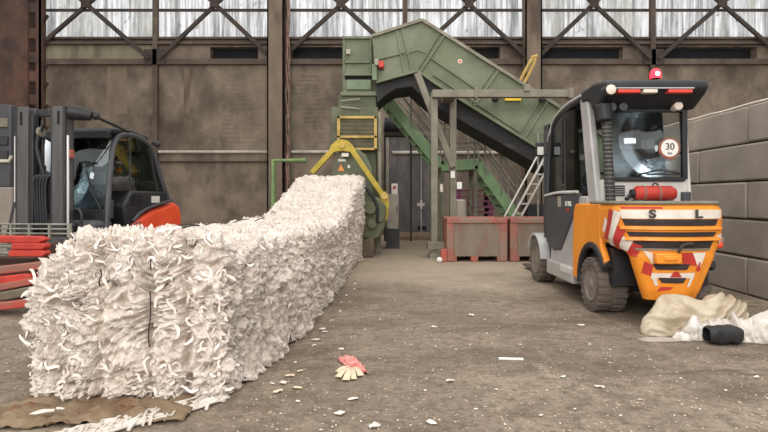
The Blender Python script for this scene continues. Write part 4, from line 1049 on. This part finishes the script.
m_ = MB(); m_.box(.18, .34, .55, .95, 1.1, 1.26); m_.build('control_armrest', 'black_plastic', bevel=.03, **L_)
for a, b_ in ((1.56, 1.12), (1.44, 1.98)):
    m_ = MB(); m_.beam((-.43, a, b_), (.43, a, b_), .055, .055); m_.build('windscreen_rail', 'black_plastic', **L_)
m_ = MB(); m_.add([(-.43, 1.57, 1.13), (.43, 1.57, 1.13), (.43, 1.45, 1.97), (-.43, 1.45, 1.97)], [(0, 1, 2, 3)]); m_.build('windscreen', 'cab_glass', solid=.005, **L_)
# mast and carriage ahead of the cab
for sg in (-1, 1):
    x0, x1 = sorted((sg*.30, sg*.19)); m_ = MB(); m_.box(x0, x1, 2.16, 2.24, .06, 2.1); m_.box(x0, x1, 2.3, 2.34, .06, 2.1); m_.box(sg*.27-.02, sg*.27+.02, 2.16, 2.34, .06, 2.1); m_.build('mast_upright', 'mast_steel', **L_)
for a, b_ in ((2.02, 2.1), (1.2, 1.28)):
    m_ = MB(); m_.box(-.3, .3, 2.2, 2.3, a, b_); m_.build('mast_crossbar', 'mast_steel', bevel=.01, **L_)
m_ = MB(); m_.box(-.42, .42, 2.36, 2.42, .1, .2); m_.box(-.42, .42, 2.36, 2.42, .42, .5); m_.build('fork_carriage', 'mast_steel', bevel=.01, **L_)
for sg in (-1, 1):
    m_ = MB(); m_.box(sg*.28-.05, sg*.28+.05, 2.42, 2.46, .04, .52); m_.box(sg*.28-.05, sg*.28+.05, 2.42, 3.4, .04, .07); m_.build('fork', 'mast_steel', bevel=.006, **L_)
# mirror at the cab's left front
m_ = MB(); m_.tube([(-.46, 1.56, 1.62), (-.53, 1.6, 1.68), (-.56, 1.6, 1.72)], .012, 6); mi = m_.build('mirror_arm', 'black_plastic', **L_)
m_ = MB(); m_.box(-.615, -.51, 1.56, 1.62, 1.62, 1.80); mr = m_.build('mirror', 'black_plastic', bevel=.02, **L_)
m_ = MB(); m_.box(-.60, -.525, 1.553, 1.56, 1.64, 1.74); m_.build('mirror_glass', 'pale_paint', mr, world=False)

# red canister on the hood
cn_ = thing('canister', (ax(655, 5.2), 5.25, 1.075), 'red cylindrical canister lying on the hood under the orange forklift rear window', 'canister')
zc = az(193.5, 5.2); rr_ = .072
m_ = MB(); m_.lathe([(.01, 0), (.05, .005), (rr_, .03), (rr_, .35), (.05, .385), (.03, .395)], (ax(636, 5.2), 5.25, zc), (1, 0, 0), 24); m_.build('body', 'red_paint', cn_)
m_ = MB(); m_.cyl((ax(633, 5.2), 5.25, zc), (ax(636.5, 5.2), 5.25, zc), .04, 14); m_.tube([(ax(633.5, 5.2), 5.25, zc), (ax(630.5, 5.2), 5.23, zc-.03), (ax(627, 5.2), 5.22, zc-.055)], .018, 8); m_.build('valve', 'black_plastic', cn_)
m_ = MB()
for px in (644, 659): m_.lathe([(rr_, 0), (rr_+.004, .002), (rr_+.004, .022), (rr_, .024)], (ax(px, 5.2), 5.25, zc), (1, 0, 0), 24)
m_.build('strap', 'red_worn', cn_)
m_ = MB(); m_.tube([(ax(655, 5.2), 5.25, zc+rr_), (ax(657, 5.2), 5.25, zc+rr_+.03), (ax(661, 5.2), 5.25, zc+rr_+.01)], .008, 6, smooth=1); m_.build('buckle', 'black_plastic', cn_)
m_ = MB(); 
for px in (640, 670): m_.box(ax(px, 5.2)-.03, ax(px, 5.2)+.03, 5.2, 5.3, 1.068, zc-rr_*.8)
m_.build('cradle', 'charcoal', cn_)

# ------------------------------------------------------------------ black and red forklift behind the bale
f2 = thing('forklift', (-4.12, 6.8, 0), 'black forklift with orange-red rear and tall mast parked behind the white bale', 'forklift', rz=PI-.13)
K = dict(parent=f2, world=False)
for sg in (-1, 1):
    x0, x1 = sorted((sg*.33, sg*.16)); m_ = MB()
    m_.box(x0, x1, .04, .08, .06, 2.2); m_.box(x0, x1, -.08, -.05, .06, 2.2); m_.box(sg*.31-.02, sg*.31+.02, -.08, .08, .06, 2.2); m_.build('mast_upright', 'mast_steel', bevel=.006, **K)
    m_ = MB(); x0, x1 = sorted((sg*.165, sg*.115)); m_.box(x0, x1, -.05, .05, .1, 2.12); m_.build('inner_rail', 'black_paint', bevel=.006, **K)
    m_ = MB(); m_.cyl((sg*.345, .05, .3), (sg*.345, .05, 1.85), .016, 10); m_.build('tie_rod', 'chrome', **K)
    m_ = MB(); m_.cyl((sg*.075, -.06, .1), (sg*.075, -.06, 1.5), .038, 14); m_.cyl((sg*.075, -.06, 1.5), (sg*.075, -.06, 2.05), .022, 12); m_.build('lift_cylinder', 'black_paint', **K)
    m_ = MB(); m_.box(sg*.245-.012, sg*.245+.012, .082, .086, 1.98, 2.14); m_.build('slot', 'black_hole', **K)
for a, b_ in ((2.1, 2.19), (1.25, 1.32), (.5, .58)):
    m_ = MB(); m_.box(-.3, .3, -.12, -.06, a, b_); m_.build('mast_crossbar', 'black_paint', bevel=.008, **K)
m_ = MB(); m_.lathe([(.06, -.02), (.065, -.015), (.05, 0), (.065, .015), (.06, .02)], (.05, .0, 1.9), (1, 0, 0), 18); m_.build('chain_pulley', 'grey_steel', **K)
for k in range(5):
    x = -.06+.035*k; m_ = MB(); m_.tube([(x, .03, .72), (x+.01, .06, 1.2), (x-.02, .06+.01*k, 1.38), (x-.1, .0, 1.36), (x-.1, -.02, .9)], .016, 8, smooth=2); m_.build('hydraulic_hose', 'black_plastic', **K)
m_ = MB(); m_.tube([(-.02, .03, 1.38), (.04, .05, 1.6), (.09, .03, 1.78), (.02, .0, 2.0)], .024, 8, smooth=2); m_.build('hydraulic_hose', 'black_plastic', **K)
m_ = MB(); m_.box(-.4, .4, .1, .15, .28, .36); m_.box(-.4, .4, .1, .15, .56, .64); 
for x in (-.34, -.1, .1, .34): m_.box(x-.04, x+.04, .1, .15, .3, .62)
m_.build('fork_carriage', 'mast_steel', bevel=.008, **K)
m_ = MB()
for z in (.68, .735, .79): m_.cyl((-.46, .17, z), (.46, .17, z), .011, 8)
for x in (-.46, -.2, .06, .3, .46): m_.box(x-.012, x+.012, .15, .185, .6, .8)
m_.build('load_backrest', 'rail_steel', **K)
m_ = MB(); m_.beam((.42, .1, .62), (.36, .05, 1.05), .05, .03); m_.build('lever', 'black_paint', **K)
m_ = MB(); m_.box(-.375, -.33, -.03, .05, 1.58, 1.68); m_.build('marker_lamp', 'red_worn', bevel=.01, **K)
m_ = MB(); m_.tube([Vector((-.42+.07*math.cos(a), .0, .86+.11*math.sin(a))) for a in np.linspace(-1.2, 3.9, 16)], .018, 8); m_.build('hose_loop', 'black_plastic', **K)
# headlamp arm and cable from the mast head to the roof
m_ = MB(); m_.tube([(-.33, 0, 2.14), (-.45, -.03, 2.12), (-.56, -.08, 2.10)], [.09, .085, .06], 12); m_.ball((-.60, -.1, 2.10), .05, 8); m_.build('lamp_arm', 'black_plastic', **K)
m_ = MB(); m_.tube([(-.6, -.1, 2.09), (-.58, -.5, 2.04), (-.53, -.9, 2.0)], .02, 8); m_.build('lamp_cable', 'black_plastic', **K)
# chassis, cab, weight
m_ = MB(); m_.box(-.47, .47, -1.9, -.2, .18, .62); m_.build('chassis', 'black_plastic', bevel=.03, **K)
m_ = MB(); m_.box(-.5, .5, -.62, -.2, .5, .82); m_.build('front_cowl', 'charcoal', bevel=.06, **K)
m_ = MB(); m_.prism([(-1.05, .62), (-.95, .74), (-1.5, .92), (-2.15, 1.03), (-2.32, .98), (-2.38, .8), (-2.34, .3), (-2.2, .18), (-1.5, .18), (-1.4, .6)], 'yz', -.54, .54); m_.build('counterweight', 'orange_red', bevel=.06, seg=3, **K)
m_ = MB(); m_.prism([(-.9, .62), (-.82, 1.0), (-1.0, 1.2), (-1.95, 1.2), (-2.06, 1.05), (-1.5, .95), (-1.2, .82)], 'yz', -.515, .515); sp_ = m_.build('seat_base', 'black_plastic', bevel=.03, **K)
m_ = MB(); 
for k in range(3): m_.box(-.525, -.51, -1.25, -.98, 1.0+.055*k, 1.03+.055*k)
m_.build('side_vent', 'black_hole', sp_, world=False)
m_ = MB(); m_.box(-.522, -.51, -1.72, -1.5, 1.03, 1.13); m_.build('data_plate', 'pale_paint', sp_, world=False)
m_ = MB(); m_.tube([(-.53, -1.0, .78), (-.545, -1.2, .92), (-.545, -1.7, 1.02), (-.53, -2.05, 1.06)], .022, 8, smooth=1); m_.build('body_trim', 'charcoal', **K)
SIDE = [(-.46, .7), (-.52, 1.2), (-.64, 1.78), (-.8, 1.95), (-1.1, 1.985), (-1.45, 1.94), (-1.64, 1.78), (-1.86, 1.35), (-2.02, 1.04)]
for sg in (-1, 1):
    m_ = MB(); m_.tube([(sg*(.5-.05*max(0, z-1.)), y_, z) for y_, z in SIDE], .038, 10, smooth=2); m_.build('cab_frame', 'charcoal', **K)
    m_ = MB(); m_.prism([(y_, z) for y_, z in SIDE if z > 1.1]+[(-1.9, 1.2), (-.55, 1.2)], 'yz', sg*.47, sg*.476); m_.build('side_glass', 'cab_glass', **K)
    for a, b_, c in (((sg*.48, -1.02, 1.2), (sg*.465, -1.04, 1.97), .014), ((sg*.48, -1.72, 1.2), (sg*.47, -1.5, 1.9), .022)):
        m_ = MB(); m_.tube([a, b_], c, 6); m_.build('window_post', 'black_plastic', **K)
    wheel(f2, (sg*.44, -.35, .3), .3, .22, sg); wheel(f2, (sg*.42, -1.82, .26), .26, .2, sg)
m_ = MB(); m_.prism([(-.55, 1.95), (-.62, 2.02), (-1.1, 2.05), (-1.5, 2.0), (-1.55, 1.95), (-1.1, 1.98)], 'yz', -.46, .46); m_.build('roof', 'black_plastic', bevel=.02, **K)
m_ = MB(); m_.beam((-.47, -.58, 1.93), (.47, -.58, 1.93), .07, .1); m_.build('windscreen_header', 'black_plastic', bevel=.01, **K)
m_ = MB(); m_.box(-.49, .49, -.52, -.43, .80, .95); m_.build('windscreen_sill', 'black_plastic', bevel=.01, **K)
m_ = MB(); m_.add([(-.48, -.46, .85), (.48, -.46, .85), (.46, -.6, 1.92), (-.46, -.6, 1.92)], [(0, 1, 2, 3)]); m_.build('windscreen', 'cab_glass_tinted', solid=.006, **K)
m_ = MB(); m_.add([(-.45, -1.9, 1.22), (.45, -1.9, 1.22), (.45, -1.6, 1.9), (-.45, -1.6, 1.9)], [(0, 1, 2, 3)]); m_.build('rear_glass', 'cab_glass', solid=.006, **K)
m_ = MB(); m_.box(-.24, .24, -1.4, -.95, 1.18, 1.28); m_.prism([(-1.32, 1.26), (-1.45, 1.26), (-1.56, 1.75), (-1.46, 1.8), (-1.4, 1.6)], 'yz', -.22, .22); m_.build('seat', 'seat_fabric', bevel=.035, **K)
m_ = MB(); m_.cyl((.0, -.55, 1.0), (.0, -.82, 1.25), .025, 10); m_.tube([Vector((.17*math.cos(a), -.84-.08*math.sin(a), 1.27+.13*math.sin(a))) for a in np.linspace(0, 2*PI, 25)[:-1]], .014, 8, closed=True); m_.build('steering_wheel', 'black_plastic', **K)
m_ = MB(); m_.box(-.42, -.26, -.75, -.55, .82, 1.08); m_.build('control_console', 'charcoal', bevel=.02, **K)
m_ = MB(); m_.ball((-.54, -1.62, 1.9), .05, 8); m_.box(-.53, -.47, -1.64, -1.58, 1.88, 1.93); m_.build('work_light', 'black_plastic', **K)
m_ = MB(); m_.tube([(-.45, -.42, .95), (-.3, -.44, 1.2), (-.2, -.5, 1.45)], .01, 6); m_.build('wiper', 'black_plastic', **K)

# red clamp arms at the left edge
ca = thing('clamp_attachment', (-4.1, 5.6, 0), 'worn red clamp arms and brown jaws at the left edge before the black forklift', 'clamp')
def bar(name, p0, p1, d, hpx, m, dep=.12, parent=ca, bend=0.):
    a, b_ = at(*p0, d), at(*p1, d); h = hpx*d/F*.5; n = 16; up, lo = [], []
    for i in range(n+1):
        t = i/n; p = a.lerp(b_, t); z = p.z+bend*4*t*(1-t); e = h*min(1, (1-t)*n/1.6+.35)
        up.append((p.x, z+e)); lo.append((p.x, z-e))
    m_ = MB(); m_.prism(up+lo[::-1], 'xz', d-dep/2, d+dep/2)
    return m_.build(name, m, parent, bevel=.018, seg=3)
d = 5.7
bar('upper_arm', (-50, 236), (47, 239.5), d, 7, 'red_paint', bend=-.01)
bar('upper_arm', (15, 246), (48, 246), d-.02, 6.5, 'red_paint'); bar('upper_arm', (12, 253), (48, 253), d-.02, 6.5, 'red_paint')
for py in (246, 253):
    m_ = MB(); m_.cyl(at(-50, py, d), at(16, py, d), .022, 10); m_.build('shaft', 'rail_steel', ca)
m_ = MB(); m_.box(ax(44, 5.9), ax(52, 5.9), 5.75, 6.1, .05, az(243, 5.9)); m_.box(ax(-50, 5.9), ax(60, 5.9), 5.95, 6.15, .0, az(258, 5.9)); m_.build('back_frame', 'rust', ca, bevel=.02)
bar('lower_jaw', (-50, 274), (50, 264), d-.25, 8, 'red_worn', bend=-.01)
bar('lower_jaw', (-50, 283), (34, 276), d-.3, 7.5, 'red_paint', bend=-.01)
bar('lower_jaw', (-50, 294), (50, 277), d-.35, 7, 'red_worn', bend=-.015)
bar('lower_jaw', (-50, 303), (48, 287), d-.4, 9, 'concrete_plinth', bend=-.015)
bar('lower_jaw', (-50, 309), (40, 301), d-.45, 8, 'red_worn', bend=-.01)

# ------------------------------------------------------------------ loose film by the orange forklift
def heap(name, lumps, m, seed, label, res=.011, amp=1.):
    sd = Vector((seed*3.1, seed*1.7, seed)); mb = MB()
    for (lx, ly, rx_, ry_, h, an) in lumps:
        T = Matrix.Translation((lx, ly, h*.12)) @ Matrix.Rotation(an, 4, 'Z') @ Matrix.Diagonal((rx_, ry_, h*.88, 1)); n = 20
        b2 = MB(); b2.lathe([(max(.002, math.sin(PI*i/n)), -math.cos(PI*i/n)) for i in range(n+1)], (0, 0, 0), (0, 0, 1), 36); mb.add(b2.v, b2.f, T)
    t = mb.build('tmp', m); md = t.modifiers.new('r', 'REMESH'); md.mode = 'VOXEL'; md.voxel_size = res; md = t.modifiers.new('s', 'SMOOTH'); md.iterations = 5; md.factor = .5
    bpy.context.view_layer.update()
    me_ = bpy.data.meshes.new_from_object(t.evaluated_get(bpy.context.evaluated_depsgraph_get())); old = t.data; bpy.data.objects.remove(t); bpy.data.meshes.remove(old)
    bm = bmesh.new(); bm.from_mesh(me_); bmesh.ops.delete(bm, geom=[v for v in bm.verts if v.co.z < -.02], context='VERTS'); bm.normal_update()
    new = []
    for v in bm.verts:
        p = v.co.copy(); q = p+noise.noise_vector(p*4+sd)*.05; th = .4*noise.noise(p*1.6+sd)+.2
        A, B = q.x, q.z+q.y*.7; c, s_ = math.cos(th), math.sin(th); u_, v_ = A*c+B*s_, B*c-A*s_
        d = .055*(abs(noise.noise(Vector((u_*2.6, v_*8.5, q.y*2.5))+sd))*2-.5)+.014*(abs(noise.noise(Vector((u_*5, v_*19, q.y*5+3))+sd))*2-.4)+.05*noise.noise(p*4+sd)
        k = min(1, max(.15, p.z/.05)); o_ = p+v.normal*d*amp*k; o_.z = max(o_.z, .003); new.append(o_)
    for v, o_ in zip(bm.verts, new): v.co = o_
    bm.to_mesh(me_); bm.free(); me_.name = name; me_.shade_smooth()
    o = bpy.data.objects.new(name, me_); COL.objects.link(o)
    return tag(o, label, 'plastic film')
heap('film_heap', [(2.23, 4.54, .15, .12, .17, .2), (2.47, 4.64, .36, .16, .28, .1), (2.76, 4.64, .26, .16, .27, -.15), (2.44, 4.53, .24, .10, .17, -.2), (2.66, 4.53, .22, .10, .20, .1), (2.32, 4.60, .2, .11, .22, .3)], 'film_brown', 3, 'brownish crumpled heap of plastic film under the tail of the orange forklift')
heap('film_heap', [(2.86, 4.36, .30, .12, .16, .1), (3.12, 4.38, .32, .16, .21, -.1), (2.98, 4.27, .22, .09, .10, 0.), (2.62, 4.40, .24, .07, .13, .1), (2.42, 4.37, .07, .09, .12, .2)], 'film_white', 8, 'white crumpled plastic film heap against the concrete wall at the right edge')
heap('film_heap', [(2.335, 4.33, .06, .045, .075, .3), (2.29, 4.35, .05, .03, .05, 0)], 'film_white', 14, 'small white twist of film between the brownish heap and the black block', .006, .6)
heap('film_sheet', [(2.17, 4.33, .20, .06, .02, .1), (2.10, 4.35, .14, .04, .018, 0)], 'film_clear', 17, 'thin clear film lying flat on the floor left of the brownish heap', .007, .3)
heap('film_sheet', [(3.02, 4.10, .16, .05, .04, .1)], 'film_white', 21, 'flat white film offcut on the floor at the right edge before the white heap', .007, .6)
m_ = MB()
def blk(u, v):
    a = 2*PI*v; x = 2.43+.25*u; e = .6; rr = 1-.25*abs(2*u-1)**6
    cy_, cz_ = math.cos(a), math.sin(a); sgn = lambda t: (abs(t)**e)*(1 if t >= 0 else -1)
    return (x, 4.22+.07*sgn(cy_)*rr+.01*noise.noise((u*5, v*4, 0)), .072+.066*sgn(cz_)*rr+.012*noise.noise((u*4, v*3, 5)))
m_.grid(blk, 24, 24); tag(m_.build('rubber_block', 'black_plastic', smooth=60), 'black rubber block lying in front of the white film heap', 'rubber block')

# ------------------------------------------------------------------ litter on the floor
def G(px, py): d = H0*F/(py-198); return Vector(((px-384)*d/F, d, 0))
def scrap_mesh(kind, sx_, sy_, m, seed):
    rnd = random.Random(seed); n = 5
    mb = MB(); sd = seed*1.3
    out = [(.5*math.cos(2*PI*k/9)*rnd.uniform(.7, 1.1), .5*math.sin(2*PI*k/9)*rnd.uniform(.6, 1.1)) for k in range(9)]
    vs = [(0, 0, .012)]+[(x*sx_, y_*sy_, .003+.018*abs(noise.noise((x*3+sd, y_*3, sd)))) for x, y_ in out]
    mb.add(vs, [(0, 1+k, 1+(k+1) % 9) for k in range(9)])
    me_ = bpy.data.meshes.new('scrap'); me_.from_pydata([tuple(p) for p in mb.v], [], mb.f); me_.materials.append(MATS[m]); return me_
def put(name, me_, p, rz, label, group=None, s=1., cat='plastic scrap'):
    o = bpy.data.objects.new(name, me_); COL.objects.link(o); o.location = (p.x, p.y, .002); o.rotation_euler = (0, 0, rz); o.scale = (s, s, s)
    if me_.users <= 1 or True:
        if not o.modifiers: md = o.modifiers.new('Solidify', 'SOLIDIFY'); md.thickness = .0025; md.offset = 1
    return tag(o, label, cat, group)
SM = [scrap_mesh('w', .06*random.uniform(.8, 1.3), .03*random.uniform(.8, 1.4), 'scrap_white', k) for k in range(12)]
SB = [scrap_mesh('b', .06, .03, 'scrap_beige', 40+k) for k in range(5)]
big = [(322, 330, 1.5, 'white torn scrap on the floor at the foot of the bale side, near its middle'),
       (316, 341, 1.7, 'larger crumpled white scrap at the foot of the bale side, nearer than the torn one'),
       (471, 316, 1.7, 'white scrap alone in the middle of the floor, left of the orange forklift'),
       (353, 400, 1.3, 'white scrap on the floor nearer than the red packet, lower right of it'),
       (340, 415, 1.7, 'bright white scrap on the floor nearest the camera below the red packet'),
       (375, 428, 1.6, 'white scrap at the bottom edge of the view, right of the red packet'),
       (431, 424, 1.5, 'upright-looking narrow white scrap at the bottom of the view, centre'),
       (450, 382, 1.5, 'crumpled clear-white scrap on the floor between red packet and white stick'),
       (600, 388, 1.3, 'white scrap on the floor below the rear wheel of the orange forklift'),
       (563, 378, 1.2, 'small white scrap right of the white stick on the open floor'),
       (581, 326, 1.4, 'elongated white scrap just before the rear wheel of the orange forklift'),
       (434, 328, 1.6, 'white scrap on the floor level with the middle of the bale side'),
       (341, 350, 1.2, 'white scrap on the floor just above the red packet'),
       (756, 378, 1.1, 'white scrap on the floor at the right edge below the white film heap'),
       (283, 384, 1.4, 'pale scrap close to the near end of the bale side')]
for k, (px, py, s, lab) in enumerate(big): put('plastic_scrap', SM[k % 12], G(px, py), random.uniform(-.6, .6), lab, s=s*.75)
for px, py, s in ((290, 377, 1.1), (297, 389, 1.), (278, 393, 1.2), (300, 372, .8)): put('cardboard_scrap', random.choice(SB), G(px, py), random.uniform(0, 3), 'beige scrap among the bits lying near the bale side', 'beige scraps near the bale side', s, 'cardboard scrap')
small = [(351, 338), (405, 343), (436, 347), (435, 340), (427, 379), (425, 391), (356, 285), (356, 307), (323, 337), (298, 402), (485, 320), (487, 334), (456, 350), (565, 320), (488, 277), (547, 391), (541, 416), (560, 424), (476, 410), (496, 390), (767, 399), (726, 391), (698, 349), (681, 379), (520, 345), (590, 345), (620, 372), (640, 400), (650, 360), (700, 410), (395, 300), (410, 285), (440, 300), (460, 290), (470, 345), (505, 425), (575, 410), (610, 350), (380, 320), (365, 330), (350, 302), (340, 312), (330, 322)]
lab_s = 'small white plastic scrap lying loose on the dusty floor'
for k, (px, py) in enumerate(small): put('plastic_scrap', SM[k % 12], G(px, py), random.uniform(0, 6.28), lab_s, 'small white scraps on the floor', random.uniform(.3, .6))
for k in range(130):
    py = 262+170*random.random()**.8; px = random.uniform(270, 768)
    if py > 400-1.25*(px-261)*-1 and False: continue
    p = G(px, py)
    if p.x < ip(p.y, RT)+.12 or p.x > 1.85 and 4.2 < p.y: continue
    put('plastic_scrap', SM[k % 12], p, random.uniform(0, 6.28), lab_s, 'small white scraps on the floor', random.uniform(.15, .38))
for px, py in ((12, 330), (20, 350), (8, 372), (26, 395), (14, 410), (30, 318)):
    put('plastic_scrap', random.choice(SM), G(px, py), random.uniform(0, 6.28), lab_s, 'small white scraps on the floor', random.uniform(.25, .5))
# tiny crumbs nobody could count
mb = MB()
for k in range(1700):
    py = 240+192*random.random()**.9; px = random.uniform(-20, 790); p = G(px, py)
    if p.x < ip(p.y, RT)+.05 and p.x > -2.1: continue
    s = random.uniform(.0025, .008); a = random.uniform(0, 6.28); dx, dy_ = s*math.cos(a), s*math.sin(a); e = random.uniform(.3, .8)
    mb.add([(p.x-dx, p.y-dy_, .001), (p.x+dy_*e, p.y-dx*e, .001), (p.x+dx, p.y+dy_, .001), (p.x-dy_*e, p.y+dx*e, .001), (p.x, p.y, .001+s*.5)], [(0, 1, 4), (1, 2, 4), (2, 3, 4), (3, 0, 4), (0, 3, 2, 1)])
o = mb.build('plastic_crumbs', 'scrap_beige', smooth=0); tag(o, 'tiny pale crumbs of plastic strewn over the whole floor', 'crumbs', kind='stuff')
# rags of film along the foot of the bale
for k, yy in enumerate(np.linspace(3.3, 8., 12)):
    p = Vector((ip(yy, RT)+.1+random.uniform(0, .05), yy, 0)); put('plastic_scrap', SM[k % 12], p, random.uniform(0, 6), 'white film scrap fallen along the foot of the bale side', 'film scraps along the bale foot', random.uniform(.5, 1.))
for px, py, sc_ in ((52, 403, 1.5), (66, 398, 1.2), (44, 424, 1.6), (60, 420, 1.), (132, 404, 1.), (150, 402, .8)):
    p = G(px, py); o = put('film_scrap', random.choice(SM), p, random.uniform(-.4, .8), 'torn white film scrap lying on the crushed brown cardboard before the bale', 'film scraps on the cardboard', sc_); o.location.z = .05
# white stick
p = G(511, 360); m_ = MB(); m_.beam(p+Vector((-.083, .008, .008)), p+Vector((.083, -.008, .008)), .018, .014); tag(m_.build('white_stick', 'paper_white', bevel=.003), 'straight white plastic stick lying on the open floor', 'stick')
p = G(566, 348-2); 
# red packet torn open
p = G(351, 372)
pk = thing('torn_packet', (p.x, p.y, 0), 'torn flat packet in faded red with beige flaps on the floor right of the bale', 'packet')
QP = [G(337, 360), G(356, 359), G(369, 375), G(351, 373)]
def pkf(u, v):
    p_ = QP[0].lerp(QP[1], u).lerp(QP[3].lerp(QP[2], u), v); p_.z = .006+.03*abs(noise.noise((u*3, v*4, 1)))+.02*math.sin(u*PI)*(1-v); return p_
m_ = MB(); m_.grid(pkf, 16, 16); m_.build('sleeve', 'packet_red', pk, solid=.003)
C0 = G(352, 370)
for px, py, w2 in ((337, 374, .022), (338, 379, .022), (346, 382, .024), (354, 381, .018), (361, 377.5, .022)):
    e = G(px, py); dd_ = (e-C0).normalized(); sd_ = Vector((-dd_.y, dd_.x, 0)); m_ = MB()
    m_.grid(lambda u, v: C0.lerp(e, u)+sd_*((v-.5)*2*w2*(.35+.65*u))+Vector((0, 0, .012+.022*math.sin(u*PI))), 8, 3); m_.build('flap', 'scrap_beige', pk, solid=.003)
